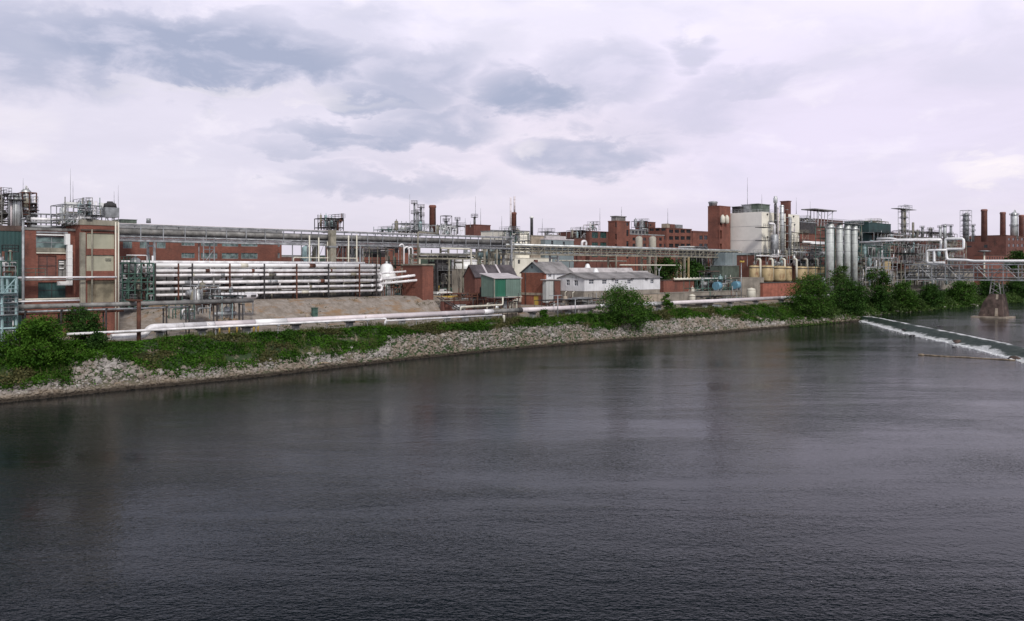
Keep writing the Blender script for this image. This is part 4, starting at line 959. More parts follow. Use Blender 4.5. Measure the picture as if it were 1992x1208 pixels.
# ================================================================ LEFT GROUP
bld('teal_shed', 'dark teal corrugated plant building with a brown roof edge at the far left', -70, 49, 33, 447, depth=16, m='teal_clad', parapet='stone', ph=.9, overhang=.1)
t, bx_ = bld('brick_workshop', 'brick workshop with a window band and louvred door, beside the dark teal building', 49, 157, 31, 447, depth=14, m='brick',
    S_=[(70, 131, 460, 483), (74, 110, 497, 537), (113, 130, 505, 540), (74, 128, 549, 580)], parapet='grey_pipe', ph=.4)
for o in [c for c in t.children if c.name.startswith('window')][1:]:
    o.hide_render = False
# swap infill of lower openings: brick recess, louvred door, teal doors
ws = [c for c in t.children if c.name.startswith('window')]
for w_, mt, nm in ((ws[1], 'brick_dark', 'recess_panel'), (ws[2], 'grey_pipe', 'door'), (ws[3], 'teal_clad', 'shutter')):
    for c in list(w_.children):
        c.data.materials[0] = M[mt]; c.name = nm+'_leaf'
    w_.data.materials[0] = M['dark_steel']; w_.name = nm
ws[0].children[0].data.materials[0] = M['glass_green']; ws[0].data.materials[0] = M['galv']
m = MB(); b = 30.95; x0, x1 = A(115, 31), A(124, 31)
for py in (508, 512, 521): m.box(x0, x1, 30.93, 31.05, Z(120, py+2.2, 31), Z(120, py, 31))
m.build('louvre', 'white_paint', t)
for py, mt, hh in ((452, 'galv', .3), (457, 'white_paint', .22), (486, 'steel_tan', .7), (492, 'ivory', .22)):
    m = MB(); m.box(A(70, 31), A(131, 31), 30.7, 30.96, Z(100, py, 31)-hh/2, Z(100, py, 31)+hh/2); m.build('fascia', mt, t)
t, bx_ = bld('panelled_tower', 'square brick tower with big tan wall panels ending the long pipe bridge on the left', 156, 229, 28.5, 437, depth=9, m='brick',
    S_=[(169, 223, 453.5, 484), (168, 222, 496, 527), (170, 223, 545, 588)], simple=True, parapet='steel_tan', ph=.9)
for i, o in enumerate([c for c in t.children if c.name.startswith('window')]):
    o.name = 'wall_panel'; o.data.materials[0] = M['tan_panel' if i < 2 else 'tan_stained']
m = MB(); m.box(A(155, 28.3), A(165, 28.3), 27.9, 28.45, 7, Z(160, 452, 28)); m.build('air_duct', 'steel_tan', t)
m = MB(); m.box(A(157, 28.4), A(228, 28.4), 28.25, 28.45, Z(190, 449, 28), Z(190, 446, 28)); m.build('cornice', 'stone', t)
for px in (179, 225, 230.5): m = MB(); m.tube((A(px, 27.9), 27.9, 7), (A(px, 27.9), 27.9, Z(px, 432 if px > 200 else 446, 28)), .13, 8); m.build('downpipe', 'steel_tan' if px < 200 else 'ivory', t)
m = MB(); m.box(A(205, 28.4), A(216, 28.4), 28.3, 28.45, Z(210, 504.6, 28.5), Z(210, 503, 28.5)); m.build('slot', 'dark_steel', t)
t = thing('rooftop_plant', 'crowded rooftop plant of frames, pipes and white screens on the tan panelled tower', 'rooftop plant', A(180, 29), 29, 25)
unit_p = unit('roof_platform', 'open steel platform crowded with small pipes on top of the tan panelled tower', 121, 198, 397, 438, 28.8, 6, 98, 'galv', 7, 3, 5, 1, 42, z0=Z(160, 437, 28.8), cat='platform', thick=.12, pm=('white_pipe', 'galv', 'steel_tan', 'green_steel', 'grey_pipe'))
bpy.data.objects.remove(t)
m = MB(); b = 33; m.box(A(126, b), A(161, b), b, b+.3, Z(140, 404, b), Z(140, 393, b)); m.box(A(126, b), A(131, b), b+.3, b+.5, Z(140, 430, b), Z(140, 393.5, b)); m.box(A(193, b), A(227, b), b, b+.3, Z(210, 405, b), Z(210, 395, b)); single(m, 'windscreen', 'white_paint', 'white weather screens round the top of the platform on the tan panelled tower', 'screen', (A(150, b), b, Z(140, 430, b)))
t = thing('hopper_tank', 'grey bin with a black open top on the right corner of the tan panelled tower', 'hopper', A(213, 29), 29, Z(213, 424, 29))
m = MB(); a, b = A(214, 30.5), 30.5; z0, z1 = Z(214, 423, b), Z(214, 404, b); m.box(a-1.2, a+1.2, b-1.1, b+1.1, z0, z1); m.build('bin', 'galv', t)
m = MB(); m.lathe(a, b, [(1.15, z1+.01), (1.0, z1+.7), (.5, z1+.9), (.5, z1+1.1)], 12); m.build('cowl', 'dark_steel', t)
m = MB()
for dx in (-1.1, 0, 1.1):
    for dy in (-1, 1): m.bar((a+dx, b+dy, z0), (a+dx, b+dy, Z(214, 437, b)), .1)
    if dx < 1: m.bar((a+dx, b-1, z0), (a+dx+1.1, b-1, Z(214, 437, b)), .1)
m.build('stand', 'galv', t)
t = thing('white_duct', 'tall bright white square duct stepping down the front of the brick workshop', 'duct', A(134, 30), 30, Z(134, 553, 30))
b = 29.6; m = MB(); zt, zb = Z(130, 455, b), Z(130, 555, b); zm = Z(130, 476, b)
m.box(A(126, b), A(135, b), b-.4, b+.4, zm, zt); m.box(A(130, b), A(139.5, b), b-.41, b+.41, zb, zm-.02); m.box(A(112, b), A(129.8, b), b-.38, b+.38, zb+.02, zb+.7)
for k in range(1, 6): z = lerp(zb, zm, k/6); m.box(A(129.6, b), A(139.9, b), b-.46, b+.46, z-.05, z+.05)
m.build('duct', 'white_paint', t)
for i, (py, p0, p1, r, mt, lab) in enumerate([(539.5, 33, 227, .17, 'white_pipe', 'white pipe crossing the front of the brick workshop below the louvred door'), (544, 40, 165, .12, 'grey_pipe', 'thin grey pipe just below the white pipe on the brick workshop'), (581, 30, 154, .16, 'ivory', 'pale pipe along the foot of the brick workshop')]):
    b = 27.6-i*.4; m = MB(); z = Z(130, py, b); m.tube((A(p0, b), b, z), (A(p1, b), b, z), r, 8)
    for px in range(int(p0)+8, int(p1), 24): m.bar((A(px, b), b, z), (A(px, b), b+2.8-.1 if px > 50 else b+3, z), .07)
    single(m, 'wall_pipe', mt, lab, 'pipe', (A(p0, b), b, z))
m = MB(); b = 26; m.tube((A(45, b), b, 6.6), (A(45, b), b, Z(45, 427, b)), .2, 10); m.lathe(A(45, b), b, [(.3, Z(45, 427, b)), (.34, Z(45, 426, b)), (.1, Z(45, 424, b))], 8); single(m, 'standpipe', 'galv', 'tall thin grey pole in front of the dark teal building', 'pole', (A(45, b), b, 6.6))
t = thing('walkway', 'green railed walkway across the brick workshop front at the level of the louvred door', 'walkway', A(80, 29), 29, Z(80, 538, 29)); b = 28.6; z = Z(80, 537.5, b)
m = MB(); m.box(A(10, b), A(86, b), b-.6, b+.6, z-.15, z); m.build('deck', 'galv', t); m = MB(); rail(m, [(A(10, b), b-.55, z), (A(86, b), b-.55, z)], 1.3, .06); m.build('railing', 'green_steel', t)
t = unit('stair_tower', 'pale blue steel scaffold tower with open landings at the far left of the river bank', -24, 32, 540, 668, 11.5, 4.5, 99, 'aqua_steel', 2, 6, 1, 1, 12, cat='scaffold tower', thick=.3, z0=5.8)
unit('green_skid', 'green pump skid with blue fittings on top of the pale blue scaffold tower', -14, 34, 508, 539, 16, 4, 100, 'green_steel', 3, 1, 2, 1, 14, cat='pump skid', thick=.16)
column('column_vessel', 'small tan capped vessel in front of the dark teal building', 20, 9, 24, 486, 538, 'steel_tan', 1, seed=3, pipe=False)
bpx = [(-12, 16, 375, 'grey_pipe', 'partly cut off frame of vessels at the far left edge of the plant roofs')]
unit('tower_frame', 'dark steel frame with pipes beside the silver rooftop column at the far left', 44, 71, 374, 442, 37, 5, 101, 'rust', 2, 5, 3, 0, 22, z0=Z(55, 443, 37), cat='steel tower', thick=.16, pm=('white_pipe', 'galv', 'grey_pipe'))
unit('tower_frame', 'cut off steel frame with silver drums at the left edge above the teal building', -30, 20, 378, 442, 39, 6, 102, 'grey_pipe', 3, 4, 4, 1, 20, z0=Z(0, 444, 39), cat='steel tower', thick=.16)
column('column_vessel', 'silver column standing on the left roofs between two steel frames', 32, 14, 36, 383, 442, 'silver', 1, arch=True, seed=2)
column('column_vessel', 'thin rust streaked column beside the silver rooftop column at the far left', 22, 7, 36.5, 386, 442, 'pinkish_pipe', 1, seed=5, pipe=False)
b = 36; m = MB(); x0, x1 = A(60, b), A(131, b); t = thing('roof_pipe_bridge', 'short railed pipe bridge on the roofs left of the tan panelled tower', 'pipe bridge', x0, b, Z(90, 446, b))
for py, r in ((417, .14), (427, .3), (433, .2), (441, .25), (447, .16)): m = MB(); m.tube((x0, b, Z(95, py, b)), (x1, b, Z(95, py, b)), r, 8); m.build('pipe', 'white_pipe' if py == 427 else 'galv', t)
m = MB()
for k in range(8): x = lerp(x0, x1, k/7); m.bar((x, b+.3, Z(90, 448, b)), (x, b+.3, Z(90, 416, b)), .12)
m.build('frame', 'dark_steel', t)
mast(45, 347, 372, 38, 'thin mast above the silver column at the far left', group=None); mast(137, 328, 393, 34, 'tallest thin mast on the tan panelled tower', group=None); mast(142, 352, 393, 34, 'shorter thin mast beside the tallest one on the tan panelled tower', group=None); mast(230, 360, 420, 30, 'thin mast at the right corner of the tan panelled tower', group=None); mast(222, 372, 396, 31, 'thin mast beside the black topped bin', group=None)
bld('roof_house', 'small olive green roof cabin just right of the tan panelled tower', 236, 266, 60, 427, depth=5, m='greenwall', ztop=None, z0=Z(250, 436, 60), parapet='greenwall', ph=.1)
stack('vent_cowl', 'small grey roof ventilator on the roof behind the left end of the long bridge', 289, 8, 60, 425, 434, 'galv', .9, False, cat='roof vent')
# brick blocks behind
bld('brick_block', 'two storey red brick block with pale green windows seen beneath the long pipe bridge', 228, 548, 70, 443, depth=22, m='brick',
    S_=grid(232, 330, 3, .55, [(467, 483)])+[(353, 379, 467, 478), (353, 379, 492, 502)]+grid(388, 426, 1, .85, [(467, 479), (492, 503)])+grid(429, 504, 2, .86, [(467, 479.5), (492, 503.5)])+grid(538, 547, 1, .5, [(469, 480), (492, 502)]),
    glass='glass_green', frame='galv', parapet='grey_conc', ph=.5, nx=4, nzz=1)
bld('brick_shed', 'low red brick range far behind the white pipe gantry', 548, 610, 110, 500, depth=12, m='brick_dark', parapet='roof_grey', ph=.4)
bld('brick_range', 'brick range behind the pipe racks under the long bridge, left of the swan neck pipes', 690, 812, 78, 470, depth=15, m='brick', S_=grid(705, 800, 5, .35, [(475, 492)]), simple=True, parapet='blue_clad', ph=.5)
unit('steel_turret', 'small openwork steel turret of vent pipes standing above the long pipe bridge', 635, 668, 424, 450, 75, 6, 103, 'dark_steel', 5, 2, 5, 0, 16, z0=Z(650, 449, 75), cat='steel turret', thick=.2, pm=('grey_pipe', 'dark_steel', 'rust'))
for px, yt in ((636, 421), (643, 424), (652, 423), (661, 422), (668, 420)): mast(px, yt, 430, 76, 'thin lightning rod on the openwork steel turret', group='rods on the steel turret')
# ================================================================ MIDDLE
t, bx_ = bld('blockhouse', 'plain brick blockhouse with a flat slab roof at the right end of the white pipes', 822, 843, 37, 516, pxl=783, m='brick', parapet='steel_tan', ph=.35, overhang=.3)
bpy.data.objects
bld('concrete_wall_building', 'stained tan concrete wall building below the white domed tank', 853, 922, 44.6, 524, depth=13, m='concrete', parapet='concrete', ph=.1)
t = thing('storage_tank', 'big white tank with a shallow cone roof above the concrete wall behind the pickup', 'tank', A(903, 52), 52, 15)
a = A(903, 52); r = 50/2/F*dep(903, 52); z0, z1 = Z(903, 526, 52), Z(903, 508, 52); m = MB(); m.lathe(a, 52, [(r, z0-1), (r, z1)], 28); m.build('shell', 'white_paint', t)
m = MB(); m.lathe(a, 52, [(r+.12, z1+.01), (r+.12, z1+.2), (r*.5, z1+1.5), (.4, z1+2.2), (.02, z1+2.25)], 28); m.build('roof', 'white_pipe', t)
m = MB(); [m.bar((a+k*.8-3, 44.3, z0-4), (a+k*.8-3, 44.3, z1-.5), .1) for k in range(-2, 2)]; m.build('standpipe', 'ivory', t)
unit('dark_press_frame', 'dark steel frame with a black bin between the brick blockhouse and the white tank', 846, 878, 495, 545, 42.9, 1.4, 104, 'dark_steel', 2, 3, 0, 0, 10, z0=11, cat='steel frame', pm=('dark_steel', 'green_steel', 'grey_pipe'))
m = MB(); b = 42.95; m.box(A(852, b), A(872, b), b, b+1.5, Z(862, 522, b), Z(862, 505, b)); m.prism([(A(852, b), Z(862, 522.05, b)), (A(858, b), Z(862, 530, b)), (A(866, b), Z(862, 530, b)), (A(872, b), Z(862, 522.05, b))], b+.2, b+1.3); single(m, 'hopper', 'dark_steel', 'black steel hopper in front of the tan concrete wall', 'hopper', (A(862, b), b, Z(862, 530, b)))
unit('pipe_rack', 'dense pipework and drums under the long bridge, above the dark roofed brick shed', 930, 1000, 478, 530, 53, 9, 105, 'steel_tan', 5, 4, 6, 3, 40, cat='pipe rack', z0=12, thick=.2, pm=('white_pipe', 'galv', 'aqua_steel', 'steel_tan', 'yellow', 'rust'))
unit('pipe_rack', 'cluttered pipework on the cream building roof left of the dark smokestack', 985, 1030, 448, 480, 62, 6, 106, 'galv', 4, 2, 3, 1, 22, cat='pipe rack', thick=.16, pm=('silver', 'galv', 'green_steel', 'dark_steel'))
# brick shed with dark roof
t, q_ = gable('brick_shed', 'low brick shed with a dark patched corrugated roof, left of the green metal shed', 924, 1004, 33, 537, 516, pxl=903, m='brick_dark', mg='brick_dark', roofm='roof_dark', cat='shed', over=.3)
m = MB(); a0, a1, b, b1, z0, ze, zr, bm = q_; sl = (zr-ze)/(bm-b)
for k in (.3, .62): x = lerp(a0, a1, k); m.prism([(b-.2, ze+.02), (bm, zr+.2), (bm, zr+.27), (b-.2, ze+.12)], x-.3, x+.3, 'a')
m.build('roof_strip', 'roof_pale', t)
# green shed on stilts
b = 22; x0, x1 = A(961.5, b), A(1013, b); b1 = Bof(936, x0); ze, zf = Z(985, 541.5, b), None; zb = Z(985, 577, b)
t = thing('green_shed', 'pale green metal shed with a dark green door and pinkish sloping roof, raised on posts', 'shed', x0, b, 7)
zr_ = H-(532.5-HY)/F*wxy(x0, b1)[1]
xd0, xd1 = A(963.5, b), A(984, b)
m = MB(); m.wall('s', b, x0, x1, zb, ze, [(xd0, xd1, zb+.1, ze-.15)], .12); m.q((x0, b1, zb), (x0, b, zb), (x0, b, ze), (x0, b1, zr_)); m.q((x1, b1, zb), (x1, b, zb), (x1, b, ze), (x1, b1, zr_)); m.q((x0, b1, zb), (x1, b1, zb), (x1, b1, zr_), (x0, b1, zr_)); m.q((x0, b, zb), (x1, b, zb), (x1, b1, zb), (x0, b1, zb)); m.build('wall', 'green_clad', t)
m = MB(); m.box(xd0, xd1, b+.09, b+.14, zb+.1, ze-.15); m.build('door', 'green_door', t)
m = MB(); m.prism([(b-.35, ze-.02), (b1+.3, zr_+.02), (b1+.3, zr_+.16), (b-.35, ze+.12)], x0-.3, x1+.3, 'a'); m.build('roof', 'roof_pale', t)
m = MB(); m.box(x0-.15, x0+.02, b-.14, b-.02, 6.5, ze); m.build('corner_post', 'steel_tan', t)
m = MB()
for px in (964, 977, 992, 1011):
    for y in (b+.3, b1-.3): m.bar((A(px, b), y, 6.5), (A(px, b), y, zb-.02), .22)
m.box(x0, x1, b+.05, b+.25, zb-.35, zb-.03); m.build('leg_frame', 'rust', t)
m = MB(); rail(m, [(A(985, b), b-.5, zb-.2), (A(1013, b), b-.5, zb-.2)], .2); m.build('shelf', 'ivory', t)
unit('pump_skid', 'rusty pumps and pipes under the raised green shed', 962, 1012, 581, 604, 21, 3, 107, 'rust', 4, 1, 2, 1, 10, z0=7, cat='pump skid', thick=.12, rails=False, pm=('ivory', 'rust', 'grey_pipe', 'dark_steel'))
unit('stair_unit', 'brown iron stair and landings between the pickup yard and the green shed', 885, 940, 572, 600, 28, 5, 108, 'rust', 5, 1, 0, 1, 12, z0=7.5, cat='stair', thick=.14, pm=('rust', 'dark_steel', 'galv'))
m = MB(); b = 26; p_ = [(A(850, 35), 35, 11.0), (A(882, b), 22, 7.6)]
for d in (0, 1.2): m.bar((p_[0][0]+d, p_[0][1], p_[0][2]), (p_[1][0]+d, p_[1][1], p_[1][2]), .2)
for k in range(14): c = Vector(p_[0]).lerp(Vector(p_[1]), k/13); m.box(c.x, c.x+1.2, c.y-.2, c.y+.2, c.z-.03, c.z+.03)
single(m, 'steps', 'dark_steel', 'dark iron steps running down the right end of the tan slope', 'steps', (A(850, 35), 35, 7.6))
bld('retaining_wall', 'dark brown retaining wall below the pickup yard', 862, 948, 31.5, 586, depth=1.0, m='brick_dark', parapet='concrete', ph=.2)
# pickup
def pickup(px, b):
    a = A(px, b); z = G(a, b, False)+.08; L = 5.2; h0 = z+.42; t = thing('pickup_truck', 'white pickup truck parked on the yard beside the red brick blockhouse', 'pickup', a, b, z)
    x0 = a-L/2; P = [(0, .0), (.02, .55), (.1, .62), (2.1, .62), (2.12, .66), (3.35, .66), (4.75, .52), (5.15, .4), (5.2, 0), (4.75, -.02), (4.6, .22), (3.95, .22), (3.8, -.02), (1.35, -.02), (1.2, .22), (.55, .22), (.4, -.02)]
    m = MB(); m.prism([(x0+u, h0+v) for u, v in P], b-.9, b+.9); m.build('body', 'white_paint', t)
    C_ = [(2.12, .66), (2.3, 1.22), (3.05, 1.26), (3.6, .68)]; m = MB(); m.prism([(x0+u, h0+v) for u, v in C_], b-.78, b+.78); m.build('cab', 'white_paint', t)
    m = MB(); m.prism([(x0+u, h0+v) for u, v in [(2.3, .74), (2.42, 1.14), (2.66, 1.16), (2.66, .74)]], b-.82, b-.785); m.prism([(x0+u, h0+v) for u, v in [(2.76, .74), (2.76, 1.16), (2.98, 1.16), (3.36, .74)]], b-.82, b-.785); m.build('window', 'glass_dark', t)
    m = MB(); m.q((x0+3.1, b-.7, h0+1.24), (x0+3.1, b+.7, h0+1.24), (x0+3.63, b+.7, h0+.72), (x0+3.63, b-.7, h0+.72)); m.build('windscreen', 'glass_dark', t)
    m = MB(); m.box(x0+.12, x0+2.0, b-.76, b+.76, h0+.625, h0+.64); m.build('bed', 'dark_steel', t)
    for u in (.88, 4.28):
        for s_ in (-.82, .82): m = MB(); m.tube((x0+u, b+s_-.12, z+.34), (x0+u, b+s_+.12, z+.34), .36, 14); w_ = m.build('wheel', 'tyre', t); m = MB(); m.tube((x0+u, b+s_-.14, z+.34), (x0+u, b+s_+.14, z+.34), .17, 10); m.build('rim', 'silver', w_)
    m = MB(); m.box(x0+5.18, x0+5.24, b-.8, b-.5, h0+.15, h0+.32); m.build('headlight', 'glass_green', t)
    m = MB(); m.box(x0+5.16, x0+5.3, b-.9, b+.9, h0-.1, h0+.06); m.box(x0-.1, x0+.02, b-.9, b+.9, h0-.1, h0+.06); m.build('bumper', 'galv', t)
pickup(861, 41.5)
m = MB(); b = 39.6; m.box(A(845, b), A(892, b), b, b+.3, 10.6, 11.02); single(m, 'kerb_barrier', 'yellow', 'faded yellow kerb barrier in front of the pickup', 'barrier', (A(845, b), b, 10.9))
m = MB(); b = 44; m.bar((A(854, b), b, 11), (A(854, b), b, 13.6), .18); single(m, 'guard_post', 'yellow', 'tall yellow guard post behind the pickup cab', 'post', (A(854, b), b, 11))
# brick gabled house
t, q_ = gable('gabled_brick_house', 'narrow brick house with a pale gable and long grey roof, right of the green shed', 1060, 1112, 38, 530, 510, pxl=1015, m='siding', mg='blue_clad', roofm='roof_grey', S_=[(1067, 1073, 533, 539)], z0=6.8)
a0, a1, b, b1, z0, ze, zr, bm = q_
m = MB(); m.wall('w', a0-.14, b-.1, b1+.1, z0, ze-.05, [(Bof(1048, a0), Bof(1039, a0), Z(1044, 594, b+3), Z(1044, 575.5, b+3))], .3); m.q((a0-.14, b-.1, z0), (a0+.5, b-.1, z0), (a0+.5, b-.1, ze-.05), (a0-.14, b-.1, ze-.05)); m.build('brick_front', 'brick_orange', t)
m = MB(); y0, y1 = Bof(1048, a0), Bof(1039, a0); m.box(a0-.09, a0-.03, y0, y1, Z(1044, 594, b+3), Z(1044, 575.5, b+3)); m.build('door', 'yellow', t)
m = MB(); m.box(a0-.3, a0-.16, b-.15, b1+.15, Z(1059, 575, b)+.02, Z(1059, 570, b)); m.box(a0-.35, a0-.16, b-.15, b1+.15, Z(1059, 601, b), Z(1059, 595, b)); m.build('band_course', 'stone_pale', t)
m = MB(); m.tube((a0-.35, Bof(1024, a0), 7), (a0-.35, Bof(1024, a0), ze), .09, 6); m.build('downpipe', 'dark_steel', t)
m = MB(); y = Bof(1035, a0); m.box(a0-.06, a0+.1, y-.25, y+.25, Z(1035, 522, bm), Z(1035, 518, bm)); m.build('gable_vent', 'dark_steel', t)
m = MB(); m.box(a0+.6, a0+1.5, bm-.4, bm+.4, zr-.3, zr+.7); m.build('chimney', 'brick_dark', t)
m = MB(); m.box(A(1078, 36.5), A(1091, 36.5), 36.6, 37.9, 7, Z(1085, 546, 36.5)); m.build('brick_bay', 'brick_dark', t)
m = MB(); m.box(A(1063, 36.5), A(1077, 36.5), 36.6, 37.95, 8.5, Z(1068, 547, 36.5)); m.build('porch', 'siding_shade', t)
m = MB(); m.box(A(1060, 36.3), A(1092, 36.3), 36.3, 37.98, Z(1080, 544.8, 36.5), Z(1080, 543, 36.5)); m.build('canopy', 'roof_light', t)
m = MB(); m.box(A(1070, 37.9), A(1070.8, 37.9), 36.4, 36.55, 8, Z(1070, 533, 38)); m.build('flue', 'dark_steel', t)
# white house
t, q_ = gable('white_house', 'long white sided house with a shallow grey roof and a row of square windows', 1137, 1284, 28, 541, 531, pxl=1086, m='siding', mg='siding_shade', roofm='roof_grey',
    S_=[(1146, 1155.5, 543.5, 552.5), (1171.5, 1180.5, 544, 552.5), (1196.5, 1203.5, 544, 552), (1220.5, 1227.5, 544, 552), (1265.5, 1272, 543.5, 551.5)],
    W_=[(1101, 1108, 544, 555), (1116.5, 1124, 545, 556)], z0=Z(1137, 566.5, 28), frame='siding', ztop=Z(1137, 541.5, 28), glass='glass_blue')
a0, a1, b, b1, z0, ze, zr, bm = q_
m = MB(); m.box(a0+.05, a1-.05, b+.05, b1-.05, 6.6, z0-.003); m.build('basement', 'concrete', t)
m = MB()
for px in (1143, 1160): x = A(px, 30)
for k in (.35, .6, .8): x = lerp(a0, a1, k); m = MB(); m.box(x-.5, x+.5, b-.5, b-.1, ze-.5, ze-.05); m.build('eaves_bracket', 'dark_steel', t)
m = MB()
for y in (Bof(1103, a0), Bof(1118, a0)): m.path([(a0-.8, y, z0-2.5), (a0-.8, y, z0-.4), (a0-.1, y, z0-.2)], .12, 6, .2)
m.build('vent_pipe', 'ivory', t)
t, q2 = gable('white_annex', 'lower white wing with a light ribbed roof behind the long white house', 1106, 1232, 42, 533, 522, pxl=1096, m='siding', roofm='roof_light', z0=8)
t, q3 = gable('white_annex', 'small hipped white wing at the right rear of the long white house', 1205, 1262, 41, 534, 528, pxl=1196, m='siding', roofm='roof_light', z0=8)
for px, py, bb, lab in ((1143, 522, 45, 'left and higher of two pale dome roof ventilators on the white house roofs'), (1159, 531, 36, 'right and lower of two pale dome roof ventilators on the white house roofs')):
    a = A(px, bb); z = Z(px, py, bb); m = MB(); m.lathe(a, bb, [(1.05, z-1), (1.0, z), (.75, z+.7), (.55, z+1.15), (.5, z+1.3), (.1, z+1.45)], 14); single(m, 'roof_ventilator', 'fresh_pipe', lab, 'roof vent', (a, bb, z-1))
bld('cream_building', 'long low cream building with one small window behind the gabled brick house', 997, 1074, 62, 502, depth=10, m='cream', S_=[(1007.5, 1012, 505, 513)], simple=True, parapet='cream', ph=.15)
t = thing('elevated_pipe', 'bright pale pipe line on thin posts crossing behind the white house roofs', 'pipe', A(1150, 55), 55, 12)
b = 55; z = Z(1150, 507.5, b); m = MB(); m.tube((A(1080, b), b, z), (A(1218, b), b, z), .24, 8); m.build('pipe', 'ivory', t)
m = MB(); [m.bar((A(px, b), b, 12), (A(px, b), b, z-.2), .14) for px in (1083, 1108, 1120, 1160, 1198, 1216)]; m.build('post', 'brick_dark', t)
t = thing('elevated_pipe', 'pale overhead pipe bending down at the low brick wall, right of the white house', 'pipe', A(1280, 46), 46, 12)
b = 46; z = Z(1280, 515.8, b); m = MB(); m.path([(A(1206, b), b, z), (A(1324, b), b, z), (A(1324.5, b), b, Z(1324, 536, b))], .2, 8, .4); m.build('pipe', 'ivory', t)
m = MB(); x = A(1282, 32); zz = Z(1282, 522, 32); m.bar((x, 32, 7.5), (x, 32, zz), .2); m.bar((x, 32, zz-1), (x-1.2, 32, zz+.6), .14); m.bar((x, 32, zz-1), (x+1.2, 32, zz+.6), .14); single(m, 'forked_post', 'galv', 'tall forked steel post at the right corner of the long white house', 'post', (x, 32, 7.5))
# posts near bank and small yard things
for px, yt, yb, lab, cross in ((1085, 574, 616, 'T shaped pole standing beside the concrete jars', 1), (1119, 581, 623, 'plain thin pole on the bank, right of the T shaped pole', 0)):
    b = 11.5; a = A(px, b); m = MB(); m.tube((a, b, 5.8), (a, b, Z(px, yt, b)), .13, 8)
    if cross: z = Z(px, yt+.6, b); m.box(A(1069, b), A(1093, b), b-.1, b+.1, z-.1, z+.08)
    else: m.box(a-.5, a+.5, b-.06, b+.06, Z(px, yt+1.4, b), Z(px, yt+.4, b))
    single(m, 'utility_pole', 'galv', lab, 'pole', (a, b, 5.8))
for px, w_, lab, mt in ((1099.5, 11, 'fat tan concrete jar behind the T shaped pole', 'stone_pale'), (1113.5, 7, 'narrow pale concrete jar beside the fat tan one', 'grey_conc')):
    b = 19.5; a = A(px, b); r = w_/2/F*dep(px, b)*1.2; z0, z1 = 6.8, Z(px, 576 if w_ > 9 else 581, b); m = MB(); m.lathe(a, b, [(r*.8, z0), (r, lerp(z0, z1, .3)), (r, lerp(z0, z1, .75)), (r*.6, z1-.3), (r*.65, z1)], 16); single(m, 'concrete_jar', mt, lab, 'tank', (a, b, z0))
bld('retaining_wall', 'low grey concrete wall in front of the white house beside the concrete jars', 1124, 1152, 20, 580, depth=3, m='grey_conc', parapet='grey_conc', ph=.15)
bld('retaining_wall', 'pinkish concrete wall behind the broad bank tree and the small bright shrub', 1236, 1292, 22, 573, depth=2, m='stone_pale', parapet='concrete', ph=.15)
unit('pipe_stand', 'dark jumble of pipes and machinery behind the T shaped pole', 1062, 1180, 585, 604, 18, 4, 110, 'dark_steel', 9, 1, 2, 2, 20, z0=7, cat='pipework', thick=.12, rails=False, pm=('grey_pipe', 'dark_steel', 'galv', 'rust'))
# ================================================================ SKYLINE, CENTRE
stack('brick_chimney', 'stout red brick chimney rising above the middle of the long pipe bridge', 841.5, 12.5, 120, 399, 455, 'brick', .93, True)
stack('brick_chimney', 'brick chimney with two pale steel flues sticking out of its top', 999.5, 10, 125, 413, 452, 'brick', .92)
for px, yt, lab in ((993.5, 384, 'left and shorter of the two pale flues on the brick chimney'), (1000.8, 382, 'right and taller of the two pale flues on the brick chimney')):
    b = 124.5 if px < 995 else 125; a = A(px, b); r = 1.8/F*dep(px, b); z0, z1 = Z(px, 450 if px < 995 else 413, b), Z(px, yt, b); m = MB(); m.tube((a, b, z0), (a, b, z1), r, 12)
    for k in range(1, 5): z = lerp(z0, z1, k/5); m.tube((a, b, z-.1), (a, b, z+.1), r*1.15, 12)
    single(m, 'steel_flue', 'pinkish_pipe', lab, 'flue', (a, b, z0))
stack('smokestack', 'black iron smokestack with a bright flared cap', 1034.2, 5.4, 100, 425, 462, 'dark_steel', .95, False, 'white_paint')
for px, yt, b_, seed, r_, lab, kw in [(806, 394, 115, 1, 3.5, 'slim lattice column with a bent top pipe, left of the stout brick chimney', dict(frame=False, plats=3)), (813, 411, 116, 2, 4, 'short pale column between the two taller ones left of the stout brick chimney', dict(plats=2)),
        (819, 401, 117, 3, 5, 'thicker pale column with platforms directly left of the stout brick chimney', dict(plats=3)), (868, 428, 118, 4, 5, 'small framed column right of the stout brick chimney', dict(frame=True, plats=1)), (890, 427, 119, 6, 2.5, 'thin vent column between the stout chimney and the low brick penthouse', dict(plats=1))]:
    column('process_column', lab, px, r_, b_, yt, 455, 'galv', seed=seed, **kw)
unit('process_unit', 'pale grey pipework cluster behind the bridge, around the columns left of the stout brick chimney', 790, 835, 434, 458, 112, 8, 120, 'galv', 5, 2, 5, 1, 22, thick=.22, pm=('galv', 'silver', 'steel_tan'))
unit('process_unit', 'pale pipework cluster between the stout brick chimney and the low brick penthouse', 848, 904, 438, 458, 113, 8, 121, 'silver', 6, 1, 5, 1, 20, thick=.2, pm=('galv', 'silver', 'white_pipe'))
unit('process_unit', 'distant faint pipework above the long bridge far left of the stout brick chimney', 752, 782, 446, 456, 130, 8, 122, 'green_steel', 4, 1, 3, 0, 10, thick=.16)
bld('brick_penthouse', 'low dark red brick penthouse above the long pipe bridge right of the stout chimney', 922, 954, 90, 438, pxl=905, m='brick_dark', z0=Z(930, 458, 90), parapet='brick_dark', ph=.3)
bld('brick_penthouse', 'flat dark roofed box stepping down from the low brick penthouse', 955, 976, 92, 448, depth=5, m='roof_dark', z0=Z(960, 458, 92), ph=.2)
